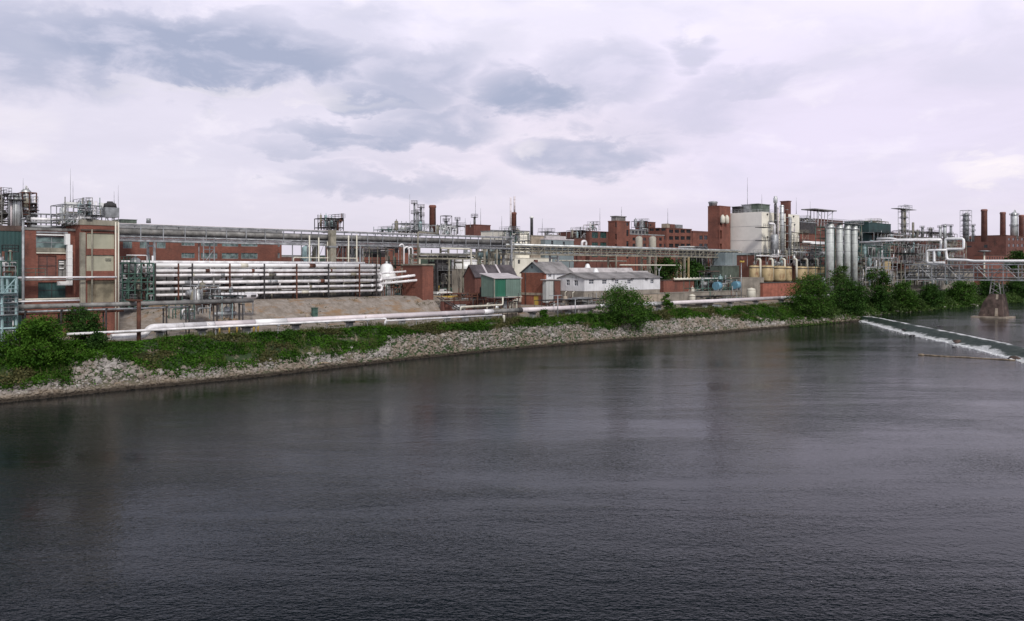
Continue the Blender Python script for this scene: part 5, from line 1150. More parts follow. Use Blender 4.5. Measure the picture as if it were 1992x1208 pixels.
column('roof_cowl', 'small dark ventilator tower on the low brick penthouse', 923, 4, 91, 421, 440, 'grey_pipe', 1, seed=8, pipe=False, cat='ventilator')
for px, yt, yb, b_ in ((797, 378, 450, 114), (905, 424, 440, 91), (925, 382, 424, 91), (935, 405, 438, 91), (1055, 425, 460, 90), (1167, 405, 448, 84), (1209, 402, 424, 84), (1299, 405, 435, 112), (1454, 345, 402, 50), (1482, 378, 404, 46), (1549, 384, 416, 46), (1576, 392, 430, 66), (915, 430, 442, 91), (976, 420, 450, 92)):
    mast(px, yt, yb, b_, 'very thin lightning mast standing above the plant roofs against the sky')
bld('cream_building', 'cream flat roofed building at the foot of the chimney with two flues', 985, 1030, 70, 449, depth=12, m='cream', parapet='grey_conc', ph=.3)
bld('tan_block', 'plain tan walled block behind the black smokestack', 1033, 1058, 74, 459, depth=8, m='stone_pale', parapet='concrete', ph=.3)
t, q_ = bld('grey_shed', 'blue grey shed with small dark openings under a pale roof, right of the black smokestack', 1060, 1116, 72, 466, depth=14, m='blue_clad', S_=[(1072, 1076.5, 468, 478), (1095, 1099, 470, 478), (1072, 1076, 489, 495), (1095, 1099, 489, 497)], simple=True, parapet='roof_pale', ph=.4)
m = MB(); m.box(A(1062, 74), A(1101, 74), 74, 82, Z(1080, 465, 74), Z(1080, 459, 74)); m.build('clerestory', 'roof_light', t)
unit('process_unit', 'small roof ladders and vents above the blue grey shed', 1062, 1090, 451, 461, 80, 4, 123, 'galv', 4, 1, 3, 0, 8, thick=.12)
bld('brick_annex', 'small pinkish brick annex with roof vents left of the green windowed brick block', 1117, 1147, 80, 464, depth=8, m='brick_dark', parapet='stone', ph=.3)
unit('process_unit', 'pale vessels and a frame on the small pinkish brick annex', 1122, 1146, 448, 464, 80, 5, 124, 'galv', 3, 1, 5, 0, 8, thick=.14, pm=('galv', 'silver'))
m = MB(); b = 76; x = A(1132, b); zz = Z(1132, 469, b); m.path([(x, b, zz-3.6), (x, b, zz), (x+2.2, b, zz), (x+2.2, b, zz-2)], .5, 10, 1.3); single(m, 'gooseneck_vent', 'white_pipe', 'big white gooseneck vent in front of the small pinkish brick annex', 'vent pipe', (x, b, zz-3.6))
t, q_ = bld('brick_block', 'dark brick block with two columns of large green windows, left of the square stair tower', 1147, 1183, 78, 450, depth=16, m='brick_dark', S_=grid(1149, 1182, 2, .72, [(451.5, 463), (471.5, 479.5), (495, 500)]), glass='glass_teal', frame='green_steel', nx=4, nzz=3, parapet='brick_dark', ph=.2)
unit('process_unit', 'grey vents on the roof of the green windowed brick block', 1151, 1164, 437, 448.5, 82, 4, 125, 'steel_tan', 2, 1, 3, 0, 6, thick=.14)
t, q_ = bld('brick_stair_tower', 'tall square red brick stair tower with a dark roof box, centre right', 1200, 1225, 74, 431, pxl=1183, m='brick', S_=[(1218.5, 1223, 433, 439), (1218.5, 1223, 447, 459), (1218.5, 1223, 469, 480), (1218.5, 1223, 497, 503)], W_=[(1196.5, 1199.5, 433, 442), (1196.5, 1199.5, 455, 466), (1196.5, 1199.5, 475, 483)], simple=True, parapet='brick', ph=.4)
m = MB(); a0, a1, b0_, b1_, z0, z1 = q_; m.box(a0+.6, a1-1.5, b0_+.8, b1_-1, z1+.01, z1+1.5); m.box(a0+.3, a1-1.2, b0_+.5, b1_-.7, z1+1.5, z1+1.8); m.build('roof_house', 'grey_pipe', t)
bld('glazed_link', 'grey glazed link building right of the square brick stair tower', 1226, 1256, 96, 447, depth=10, m='grey_pipe', S_=grid(1228, 1255, 4, .7, [(449, 455)]), simple=True, parapet='galv', ph=.3)
bld('brick_works', 'red brick works block behind the two small silos', 1226, 1292, 92, 456, depth=12, m='brick', S_=grid(1228, 1290, 6, .5, [(462, 468), (474, 480)]), simple=True, ph=.4)
for px, lab in ((1243, 'left one of two small pale silos with cone tops above the lattice bridge'), (1269.5, 'right one of two small pale silos with cone tops above the lattice bridge')):
    b = 62; a = A(px, b); r = 6.8/F*dep(px, b); z0, z1 = Z(px, 492, b), Z(px, 463, b); t = thing('silo', lab, 'silo', a, b, 11)
    m = MB(); m.lathe(a, b, [(r*.3, z0-r), (r, z0), (r, z1), (r*.75, z1+r*.35), (r*.2, z1+r*.6), (.02, z1+r*.62)], 20); m.build('shell', 'stone_silo', t)
    m = MB(); [m.bar((a+math.cos(k)*r, b+math.sin(k)*r, 11), (a+math.cos(k)*r, b+math.sin(k)*r, z0+.4), .2) for k in (.8, 2.3, 3.9, 5.5)]; m.build('leg', 'dark_steel', t)
    m = MB(); rail(m, [(a-r*.8, b-r*.4, z1+r*.3), (a+r*.8, b-r*.4, z1+r*.3)], .9, .07); m.build('railing', 'galv', t)
t, q_ = bld('brick_factory', 'four storey brick factory with bands of windows and roof plant, centre right skyline', 1297, 1345.5, 110, 444, pxl=1258, m='brick', S_=grid(1300, 1345, 4, .72, [(446.5, 453), (459.5, 466.5), (474, 481)]), W_=grid(1262, 1296, 3, .7, [(443, 449), (459, 466), (474, 481)]), glass='glass_dark', frame='dark_steel', nx=3, nzz=2, parapet='brick_dark', ph=.3)
m = MB(); a0, a1, b0_, b1_, z0, z1 = q_
m.box(A(1297, 111), A(1303, 111), 111, 114, z1+.01, Z(1300, 435, 111)); m.build('roof_box', 'stone_pale', t); m = MB(); m.box(A(1304, 111), A(1313, 111), 111, 114, z1+.01, Z(1308, 436, 111)); m.build('roof_box', 'brick_dark', t); m = MB(); m.box(A(1316, 111), A(1328, 111), 111, 115, z1+.01, Z(1322, 437, 111)); m.build('roof_box', 'galv', t)
bld('brick_lift_house', 'small dark brick lift house left of the four storey brick factory', 1262, 1275, 120, 432, depth=8, m='brick_dark', S_=[(1264, 1267, 436, 440)], simple=True, parapet='brick_dark', ph=.2)
unit('process_unit', 'grey vent clutter left of the small dark brick lift house', 1245, 1260, 430, 458, 118, 5, 126, 'galv', 2, 3, 3, 0, 10, thick=.18, pm=('galv', 'silver', 'green_steel'))
bld('brick_factory', 'farther brick factory wing between the four storey block and the tall brick tower', 1348, 1380, 128, 452, depth=14, m='brick', S_=grid(1359, 1378, 2, .7, [(458, 466), (474, 480)]), simple=True, parapet='brick_dark', ph=.9)
bld('bus_shed', 'long low white roofed shed above the lattice bridge, left of the tall brick tower', 1342, 1379, 70, 481, depth=5, m='dark_steel', parapet='white_paint', ph=.5, overhang=.3)
# ================================================================ TALL BRICK TOWER AND CREAM BUILDING
t, q_ = bld('brick_lift_tower', 'tallest red brick tower with three dark openings, left of the big cream building', 1400, 1421, 56, 401.5, pxl=1377, m='brick', S_=[], W_=[], simple=True, parapet='brick', ph=.35, overhang=.06)
a0, a1, b0_, b1_, z0, z1 = q_
bpy.data.objects.remove([c for c in t.children if c.name.startswith('wall')][0])
S3 = [(A(x0, 56), A(x1, 56), Z(x0, y1, 56), Z(x0, y0, 56)) for x0, x1, y0, y1 in ((1400.5, 1404.5, 423, 438), (1400.5, 1404.5, 448, 464), (1400.5, 1404.5, 474, 487))]
W3 = [(56+.45, Bof(1395.5, a0), o[2], o[3]) for o in S3]
m = MB(); m.wall('s', 56, a0, a1, z0, z1-.35, S3, 1.0); m.wall('w', a0, 56, b1_, z0, z1-.35, W3, 1.0); m.q((a1, 56, z0), (a1, b1_, z0), (a1, b1_, z1-.35), (a1, 56, z1-.35)); m.q((a0, b1_, z0), (a1, b1_, z0), (a1, b1_, z1-.35), (a0, b1_, z1-.35)); m.build('wall', 'brick', t)
for o in S3: window(t, 's', 56, o, 'glass_dark', inset=.85, simple=True)
for o in W3: window(t, 'w', a0, o, 'glass_dark', inset=.85, simple=True)
m = MB(); x = lerp(a0, a1, .2); m.lathe(x, 60, [(1.6, z1), (1.6, z1+1.0), (1.9, z1+1.3), (1.7, z1+1.8), (.3, z1+2.0)], 14); m.build('roof_fan', 'galv', t)
for px in (1406, 1414): m = MB(); x = A(px, 55); m.lathe(x, 55, [(.5, z1-7), (.9, z1-6.5), (.9, z1-4.5), (.3, z1-3.6)], 10); m.build('wall_vent', 'ivory', t)
t, q_ = bld('cream_hall', 'huge windowless cream panelled building, the largest on the right', 1482.5, 1555, 43, 413, pxl=1410, m='cream', parapet='cream_panel', ph=.25, overhang=.05)
a0, a1, b0_, b1_, z0, z1 = q_
m = MB(); m.box(a0-.12, a0-.02, b0_+.15, b1_, z0, z1-.3)
m.build('side_panel', 'cream_panel', t)
m = MB()
for k in range(1, 6): z = lerp(z0, z1, k/6); m.box(a0-.16, a0-.125, b0_+.1, b1_, z-.04, z+.04)
m.build('panel_joint', 'galv', t)
for k, (px, yt, yb, mt) in enumerate(((1486, 401, 412, 'greenwall'), (1462, 402, 414, 'galv'), (1446, 404, 415, 'dark_steel'), (1536, 396, 412, 'brick_dark'))):
    b = 47 if k != 3 else 46; m = MB(); w_ = (9, 3, 5, 2.2)[k]; x = (a0+10, a0+5.5, a0+4, a0+33)[k]; b = Bof(px, x); hh_ = z1+(3.4, 3.2, 2.4, 6)[k]; m.box(x-w_*.5, x+w_*.5, b, b+3.5, z1-.1, hh_); m.box(x-w_*.5-.2, x+w_*.5+.2, b-.2, b+3.7, hh_+.01, hh_+.3); m.build('roof_house', mt, t)
m = MB(); rail(m, [(a0+.6, b1_-1, z1), (a0+.6, b0_+6, z1), (a0+12, b0_+2, z1)], 1.3, .1); m.build('roof_rail', 'galv', t)
for px, py in ((1492, 417), (1543, 421), (1545, 437), (1492, 461), (1544, 448)): m = MB(); x, z = A(px, 43), Z(px, py, 43); m.tube((x, 42.6, z), (x, 42.98, z), .32, 10); m.build('wall_port', 'dark_steel', t)
def duct(px, w_, b, yt, yb, lab, mt, name='duct_column', bands=6, head=None):
    a = A(px, b); r = w_/2/F*dep(px, b); z0, z1 = Z(px, yb, b), Z(px, yt, b); t = thing(name, lab, 'duct', a, b, z0)
    m = MB(); m.lathe(a, b, [(r, z0), (r, z1-.2), (r*.8, z1), (.05, z1+.1)], 16); m.build('shaft', mt, t)
    m = MB()
    for k in range(bands): z = lerp(z0, z1, (k+.7)/bands); m.lathe(a, b, [(r*1.02, z), (r*1.16, z+.03), (r*1.16, z+.2), (r*1.02, z+.23)], 16)
    m.build('band', 'galv', t)
    if head: m = MB(); m.lathe(a, b, [(r*.9, z1+.11), (r*1.5, z1+.7), (r*1.5, z1+2.2), (r*1.1, z1+2.6), (r*1.1, z1+3)], 14); m.build('head', head, t)
    return t
duct(1508.5, 5.5, 40, 397, 495, 'dark exhaust stack with a bulky silver head in front of the cream building', 'dark_steel', 'exhaust_stack', 7, 'silver')
duct(1513.5, 3, 39.5, 402, 495, 'thin pinkish pipe riser beside the dark exhaust stack', 'pinkish_pipe')
duct(1521, 8, 39.5, 399, 496, 'broad silver duct riser on the cream building front', 'silver', bands=8)
duct(1531, 5, 40, 404, 496, 'rust streaked duct right of the broad silver riser', 'rust', bands=6)
duct(1536.5, 6, 40, 422, 496, 'pale galvanised riser at the right of the rust streaked duct', 'galv', bands=5)
t = thing('filter_drum', 'pale grey upright filter drum with a curved inlet duct on the cream building front', 'filter', A(1507, 38), 38, Z(1507, 497, 38))
a, b = A(1506.5, 38), 38; r = 7.5/F*dep(1506, b); z0, z1 = Z(1506, 497, b), Z(1506, 459, b); m = MB(); m.lathe(a, b, [(r, z0), (r, z1), (r*.6, z1+.6), (r*.3, z1+.8)], 18); m.build('shell', 'galv', t)
m = MB(); zz = Z(1500, 435, b); m.path([(a, b, z1+.3), (a, b, zz), (a-r*1.6, b, zz), (a-r*1.6, b+1, zz)], .45, 10, 1.4); m.build('inlet_duct', 'white_pipe', t)
m = MB()
for py in (442, 468): z = Z(1490, py, b); m.box(A(1485, b), A(1500, b), b, b+3.5, z-.1, z+.1); rail(m, [(A(1485, b), b, z+.1), (A(1500, b), b, z+.1)], 1.1, .08)
m.build('platform', 'dark_steel', t)
m = MB()
for py in (423, 452): z = Z(1527, py, 39)
unit('process_unit', 'rusty pipe bridges and platforms tying the ducts on the cream building together', 1503, 1546, 430, 494, 40.9, 1.8, 127, 'galv', 3, 4, 0, 0, 14, thick=.12, pm=('galv', 'rust', 'pinkish_pipe', 'steel_tan'), braces=False, plat=False)
# things in front of the cream building
t = thing('box_duct', 'pale blue grey sheet metal box at the right end of the lattice bridge', 'enclosure', A(1450, 46), 46, Z(1450, 517, 46))
m = MB(); b = 45; m.box(A(1411, b), A(1468, b), b, b+5, Z(1440, 517, b), Z(1440, 492, b)); m.build('casing', 'blue_clad', t)
m = MB(); [m.box(A(px, b)-.15, A(px, b)+.15, b-.06, b-.005, Z(1440, 516.5, b), Z(1440, 492.5, b)) for px in (1426, 1441, 1455)]; m.build('rib', 'galv', t)
bld('green_fence_building', 'green grey corrugated building below the pale sheet metal box', 1405, 1452, 44, 517, depth=5, m='greenwall', parapet='galv', ph=.15)
bld('long_brick_wall_building', 'long brick building behind the row of yellow tanks', 1466, 1612, 38, 497, depth=7, m='brick', parapet='stone', ph=.3, S_=[(1537, 1546, 503, 512), (1570, 1580, 505, 512)], simple=True)
bld('concrete_bunker', 'tan stained concrete bunker wall under the yellow tanks, left of the orange red cladding', 1440, 1486, 26, 541, depth=8, m='concrete', parapet='concrete', ph=.15)
bld('orange_clad_wall', 'orange red corrugated wall below the row of yellow tanks', 1484, 1602, 25, 551, depth=6, m='red_clad', parapet='dark_steel', ph=.2)
t0_ = thing('tank_deck', 'dark steel deck carrying the row of yellow tanks', 'deck', A(1462, 29), 29, 14)
m = MB(); b = 29; m.box(A(1458, b), A(1612, b), b, b+5, Z(1520, 548.5, b)-.3, Z(1520, 548.5, b)); m.build('deck', 'dark_steel', t0_)
m = MB(); [m.box(A(px, b)-.2, A(px, b)+.2, b+.3, b+.7, 8, Z(1520, 548.5, b)-.31) for px in (1462, 1486, 1510, 1534, 1560, 1584, 1608)]; m.build('post', 'dark_steel', t0_)
YL = ['first yellow tank from the left in the row, next to the light mast', 'second yellow tank of the row, deeply rust streaked on its right side', 'third yellow tank of the row, widest and cleanest', 'fourth yellow tank of the row, half hidden by a grey cabinet', 'fifth yellow tank of the row, above the leaning olive tree top', 'sixth yellow tank of the row', 'seventh and last yellow tank of the row, beside the tall silver silos']
zd = Z(1520, 548.5, 29)
for i, (p0, p1, yt) in enumerate(((1460, 1474, 517), (1483, 1501, 517), (1505, 1524, 518), (1527, 1538, 519), (1550, 1567, 519), (1571, 1589, 519), (1592, 1607, 520))):
    px = (p0+p1)/2; b = 31.3; a = A(px, b); w_ = (A(p1, b)-A(p0, b))/2*.7; z1 = Z(px, yt, b); t = thing('yellow_tank', YL[i], 'tank', a, b, zd, 'row of yellow tanks')
    m = MB(); m.lathe(a, b, [(w_*.7, zd+.02), (w_*.98, zd+.6), (w_, zd+.9), (w_, z1-.3), (w_*.9, z1), (.3, z1+.25)], 24); m.build('shell', 'yellow_tank', t)
    m = MB(); m.lathe(a, b, [(w_+.02, z1-.8), (w_+.12, z1-.75), (w_+.12, z1-.55), (w_+.02, z1-.5)], 24); rail(m, [(a-w_, b-w_*.5, z1), (a+w_, b-w_*.5, z1)], 1.0, .07); m.build('rim', 'dark_steel', t)
    m = MB(); m.tube((a, b, z1+.1), (a, b, z1+1.2), .3, 8); m.tube((a-.35, b, z1+1.1), (a+.35, b, z1+1.1), .2, 8); m.build('agitator', 'grey_pipe', t)
for px in (1479, 1503, 1526.5, 1549.5, 1570.5, 1591, 1609.5):
    b = 29.6; a = A(px, b); m = MB(); m.path([(a, b+1.4, Z(px, 504, b)), (a, b, Z(px, 504, b)), (a, b, Z(px, 517, b)), (a, b, Z(px, 544, b))], .42, 8, .8); single(m, 'riser_pipe', 'ivory', 'pale vertical riser pipe standing between two of the yellow tanks', 'pipe', (a, b, zd), 'pale risers between the yellow tanks')
unit('process_unit', 'dense roof pipework above the yellow tanks, in front of the tall ducts', 1536, 1606, 484, 512, 34, 5, 128, 'galv', 7, 2, 6, 2, 34, z0=Z(1570, 518, 34), thick=.16, pm=('galv', 'silver', 'white_pipe', 'green_steel', 'grey_pipe'))
unit('process_unit', 'thin roof pipes and vents on the brick building left of the ducts', 1468, 1532, 492, 512, 35.5, 3, 129, 'galv', 6, 1, 3, 1, 16, z0=Z(1500, 518, 35), thick=.12)
unit('process_unit', 'large round vessel and rusty pipework in a frame right of the cream building', 1540, 1572, 452, 512, 41, 6, 130, 'steel_tan', 3, 4, 5, 2, 26, z0=Z(1556, 515, 41), thick=.2, pm=('white_pipe', 'steel_tan', 'rust', 'grey_pipe'))
m = MB(); b = 40; x0, x1 = A(1562, b), A(1606, b); z = Z(1585, 471.5, b); m.tube((x0, b, z), (x1, b, z), .42, 10); m.tube((x0+6, b-.3, z-.5), (x1, b-.3, z-.5), .3, 10); single(m, 'overhead_pipe', 'fresh_pipe', 'bright white overhead pipe between the cream building and the tall silver silos', 'pipe', (x0, b, z))
# tanks, light mast
for px, w_, yt, yb, b_, lab in ((1346.5, 12.5, 572, 592, 19, 'smaller ivory tank with a flattened top behind the pipeline'), (1461.5, 17, 560, 588, 19, 'larger ivory tank with a conical top below the yellow tanks')):
    a = A(px, b_); r = w_/2/F*dep(px, b_); z0, z1 = 7.2, Z(px, yt, b_); t = thing('ivory_tank', lab, 'tank', a, b_, z0); m = MB(); m.lathe(a, b_, [(r, z0), (r, z1-.55), (r*.9, z1-.3), (r*.3, z1-.02), (.02, z1)], 24); m.build('shell', 'ivory', t)
    m = MB(); m.lathe(a, b_, [(r+.01, z1-.75), (r+.06, z1-.72), (r+.06, z1-.6), (r+.01, z1-.57)], 24); m.tube((a, b_, z1-.05), (a, b_, z1+.25), .2, 8); m.build('rim', 'stone_pale', t)
for px, w_, yt, yb, b_, lab in ((1396, 17, 548, 564, 26, 'domed blue tank above the green pipework'), (1433, 18, 547, 562, 26, 'box shaped blue tank left of the light mast')):
    a = A(px, b_); r = w_/2/F*dep(px, b_)*.9; z0, z1 = Z(px, yb, b_), Z(px, yt, b_); t = thing('blue_tank', lab, 'tank', a, b_, z0)
    m = MB()
    if px < 1400: m.tube((a-r*.9, b_, (z0+z1)/2), (a+r*.7, b_, (z0+z1)/2), (z1-z0)/2, 16); m.tube((a+r*.7, b_, (z0+z1)/2), (a+r*1.15, b_, (z0+z1)/2), (z1-z0)/2, 16, (z1-z0)/3.4)
    else: m.tube((a-r, b_, (z0+z1)/2), (a+r, b_, (z0+z1)/2), (z1-z0)/2, 16)
    m.build('shell', 'blue_tank', t); m = MB()
    for k in (-.7, .6): m.box(a+k*r-.12, a+k*r+.12, b_-.9, b_+.9, z0-.8, z0+.3)
    m.build('saddle', 'grey_conc', t)
    m = MB(); m.tube((a, b_, z1-.1), (a, b_, z1+.5), .2, 8); m.build('nozzle', 'galv', t)
unit('process_unit', 'green painted pipework and pale drums around the blue tanks', 1356, 1440, 545, 586, 27, 5, 131, 'green_steel', 8, 3, 6, 4, 44, z0=8, thick=.15, pm=('green_steel', 'galv', 'ivory', 'grey_pipe', 'rust'), vm=('aqua_steel', 'ivory', 'steel_tan', 'galv'))
unit('process_unit', 'grey steel racks with small roofs behind the blue tanks', 1350, 1412, 500, 550, 50, 6, 132, 'grey_pipe', 6, 4, 3, 1, 20, z0=11, thick=.16, pm=('steel_tan', 'galv', 'dark_steel'))
unit('process_unit', 'jumbled yard machinery along the pipeline left of the larger ivory tank', 1355, 1450, 578, 594, 18.5, 3, 133, 'dark_steel', 7, 1, 2, 2, 18, z0=7.4, thick=.1, rails=False)
bld('brick_wall_building', 'low rusty brick wall with white pipes along its top, right of the white house', 1291, 1350, 32, 546, depth=4, m='brick', parapet='stone', ph=.2)
bld('retaining_wall', 'stained concrete base wall below the low brick wall and green pipework', 1290, 1442, 23.5, 571, depth=5, m='concrete', parapet='concrete', ph=.12)
b = 31.5; m = MB(); z = Z(1330, 543, b); m.tube((A(1312, b), b, z), (A(1362, b), b, z), .35, 10)
for k in range(9): x = lerp(A(1312, b), A(1362, b), k/8); m.tube((x, b, z-.3), (x, b, z+.55), .2, 8)
single(m, 'manifold_pipe', 'ivory', 'pale lumpy manifold pipe lying along the top of the low brick wall', 'pipe', (A(1312, b), b, z))
t = thing('pump_shelter', 'small open shelter with a white slab roof behind the blue tanks', 'shelter', A(1385, 40), 40, 12); b = 40
for (p0, p1, py, mt) in ((1371, 1405, 541, 'white_paint'), (1376, 1400, 527.5, 'stone')): m = MB(); z = Z(1388, py, b); m.box(A(p0, b), A(p1, b), b, b+4, z-.2, z+.15); m.build('roof', mt, t)
m = MB()
for px in (1377, 1388, 1399): m.bar((A(px, b), b+.4, 11), (A(px, b), b+.4, Z(1388, 527.5, b)-.2), .2); m.bar((A(px, b), b+3.4, 11), (A(px, b), b+3.4, Z(1388, 527.5, b)-.2), .2)
m.build('post', 'dark_steel', t)
t = thing('light_mast', 'pale pole with a yellow lamp bracket right of the blue tanks', 'light mast', A(1442, 21), 21, 7.5); b = 21; a = A(1442, b)
m = MB(); m.tube((a, b, 7.5), (a, b, Z(1442, 512, b)), .17, 8, .12); m.build('pole', 'galv', t); m = MB(); m.box(a-.6, a+1.6, b-.2, b+.2, Z(1442, 510, b), Z(1442, 507, b)); m.build('bracket', 'yellow', t)
m = MB(); m.lathe(a+.3, b, [(.5, Z(1442, 506.8, b)), (.5, Z(1442, 503, b)), (.3, Z(1442, 499, b)), (.05, Z(1442, 498, b))], 10); m.build('lamp', 'brick_dark', t); m = MB(); m.bar((a+1, b, 8), (a+.1, b, Z(1442, 532, b)), .12); m.build('brace', 'stone_pale', t)
# ================================================================ FOUR TALL SILOS
SL = ['tall silver silo nearest the yellow tanks, the widest looking of the four', 'second of the four tall silver silos from the yellow tanks', 'third of the four tall silver silos from the yellow tanks', 'last of the four tall silver silos, beside the steel stair column']
SB = 19.0; SA = [A(1614.5, SB), 0, 0, 0]
for i, px in enumerate((1614.5, 1633, 1648, 1662)):
    a = A(px, SB); r = (8.0, 6.4, 6.2, 6.0)[i]/F*dep(px, SB)*.98; r = 7.6/F*dep(1614.5, SB)*.98 if i == 0 else min(r, 1.5); z1 = Z(1614.5, 437, SB); z0 = 8; t = thing('silo', SL[i], 'silo', a, SB, z0, 'four tall silver silos')
    m = MB(); m.lathe(a, SB, [(r, z0), (r, z1)]+[(r*.5, z1+.5), (.05, z1+.7)], 24)
    m.build('shell', 'silo_metal', t); m = MB()
    for k in range(1, 8): z = lerp(z0, z1, k/8); m.lathe(a, SB, [(r, z), (r+.04, z+.02), (r+.04, z+.1), (r, z+.12)], 24)
    m.build('seam', 'galv', t); m = MB(); m.lathe(a, SB, [(r+.01, z1-1.4), (r+.3, z1-1.3), (r+.3, z1-.7), (r+.01, z1-.6)], 24); m.build('ring', 'silver', t)
t = thing('silo_gallery', 'pale gallery with railings running over the tops of the four tall silver silos', 'gallery', A(1614, SB), SB, Z(1614, 437, SB)+.75); z = Z(1614.5, 437, SB)+.8
m = MB(); m.box(A(1604, SB), A(1672, SB), SB-1.7, SB+1.7, z, z+.15); m.build('deck', 'galv', t); m = MB(); rail(m, [(A(1604, SB), SB-1.65, z+.15), (A(1672, SB), SB-1.65, z+.15)], 1.1, .08); m.build('railing', 'galv', t)
unit('process_unit', 'greenish pipework and ladders directly behind the four tall silver silos', 1606, 1676, 441, 545, 23.5, 4, 134, 'green_steel', 8, 7, 2, 1, 40, z0=9, thick=.2, pm=('green_steel', 'galv', 'steel_tan', 'grey_pipe'), vm=('galv', 'green_steel'))
unit('stair_column', 'narrow pale steel stair column at the right side of the four tall silver silos', 1668, 1676, 434, 540, 19, 2.5, 135, 'steel_tan', 1, 9, 0, 0, 8, z0=8.5, thick=.14)
t = thing('flat_canopy', 'flat steel canopy on splayed posts above the rooftops behind the tall silos', 'canopy', A(1608, 60), 60, Z(1608, 436, 60)); b = 60; z = Z(1608, 408.5, b)
m = MB(); m.box(A(1586, b), A(1628, b), b, b+7, z-.2, z+.25); m.build('roof', 'grey_pipe', t); m = MB()
for px in (1595, 1601, 1607, 1613, 1622): m.bar((A(px, b), b+1, Z(px, 440, b)), (A(px, b)+.8, b+1, z-.2), .28); m.bar((A(px, b), b+6, Z(px, 440, b)), (A(px, b), b+6, z-.2), .22)
m.bar((A(1613, b), b+1, z-3), (A(1625, b), b+1, z-.3), .2); m.bar((A(1592, b), b+1, z-.3), (A(1600, b), b+1, z-3), .2); m.build('post', 'galv', t)
bld('dark_block', 'dark flat plant building between the big cream building and the tall silos', 1557, 1588, 58, 432, depth=10, m='dark_steel', parapet='galv', ph=.3)
bld('brown_block', 'brown brick block below the flat steel canopy', 1586, 1640, 62, 427, depth=12, m='brick_dark', parapet='rust', ph=.5)
bld('brick_low_block', 'red brick block seen in the gap left of the four tall silos', 1557, 1606, 54, 455, depth=3, m='brick', parapet='rust', ph=.4)
unit('process_unit', 'roof pipes and railings on the dark plant building right of the cream building', 1556, 1590, 424, 434, 59, 5, 136, 'galv', 4, 1, 3, 1, 16, thick=.18, pm=('white_pipe', 'galv', 'grey_pipe'))
unit('process_unit', 'pipe clutter filling the space under the bright white overhead pipe', 1572, 1608, 474, 512, 44, 6, 137, 'grey_pipe', 4, 3, 4, 1, 30, z0=Z(1590, 515, 44), thick=.18, pm=('galv', 'rust', 'grey_pipe', 'steel_tan'))
# ================================================================ RIGHT GROUP
bld('teal_block', 'big dark teal clad block behind and right of the four tall silos', 1690, 1733, 60, 433, pxl=1672, m='teal_clad', parapet='teal_clad', ph=.2)
t, q_ = bld('teal_block', 'smaller higher teal clad box just right of the silo tops', 1672, 1690, 64, 430, depth=8, m='teal_clad', parapet='greenwall', ph=.2)
unit('process_unit', 'pale roof fans on the big dark teal clad block', 1698, 1728, 429, 434, 62, 6, 138, 'steel_tan', 5, 1, 3, 2, 6, thick=.2, z0=Z(1710, 435, 62))
bld('brick_low_block', 'low red brick block behind the white pipe bridge, left of the lattice headframe tower', 1731, 1752, 75, 453, depth=10, m='brick', parapet='brick_dark', ph=.3, S_=grid(1732, 1750, 2, .4, [(456, 461)]), simple=True)
bld('brick_low_block', 'low dark brick range behind the white pipe bridge, under the right process columns', 1752, 1880, 78, 459, depth=10, m='brick_dark', parapet='rust', ph=.3)
for px, w_, yt, b_, lab, kw in [(1758, 8, 406, 62, 'column inside the tall lattice headframe tower with a wide top platform', dict(frame=True, plats=4, m='steel_tan', seed=11)), (1776, 4, 432, 64, 'slim plain stack right of the lattice headframe tower', dict(plats=0, m='steel_tan', seed=13, pipe=False)),
        (1829, 5, 440, 60, 'left pale column of the pair above the white pipe bridge', dict(plats=1, m='silver', seed=15)), (1838, 6, 437, 60.5, 'right column of the pair with an arched pipe over its top', dict(plats=1, m='silver', seed=17, arch=True, pipe=False)),
        (1849.5, 4, 438, 62, 'thin pale column right of the arched pipe pair', dict(plats=2, m='galv', seed=19, pipe=False)), (1879, 10, 414, 70, 'column wrapped in a tall lattice cage with many platforms, left of the brick chimneys', dict(frame=True, plats=5, m='galv', seed=21)),
        (1893, 4, 437, 72, 'thin column with crossed platforms between the caged column and the first brick chimney', dict(plats=3, m='galv', seed=23, pipe=False)), (1810, 7, 443, 66, 'dark squat column left of the pale pair', dict(plats=2, m='grey_pipe', seed=25)), (1794, 4, 441, 68, 'short pale vent column between the slim stack and the squat column', dict(plats=1, m='galv', seed=27))]:
    column('process_column', lab, px, w_, b_, yt, 470, **kw)
b = 63; a = A(1758, b); z = Z(1758, 407.5, b); m = MB(); m.box(A(1742, b), A(1774, b), b-2.5, b+2.5, z, z+.25); rail(m, [(A(1750, b), b-2.4, z+.25), (A(1766, b), b-2.4, z+.25)], 2., .12); single(m, 'headframe_platform', 'galv', 'wide flat platform at the very top of the lattice headframe tower', 'platform', (a, b, z))
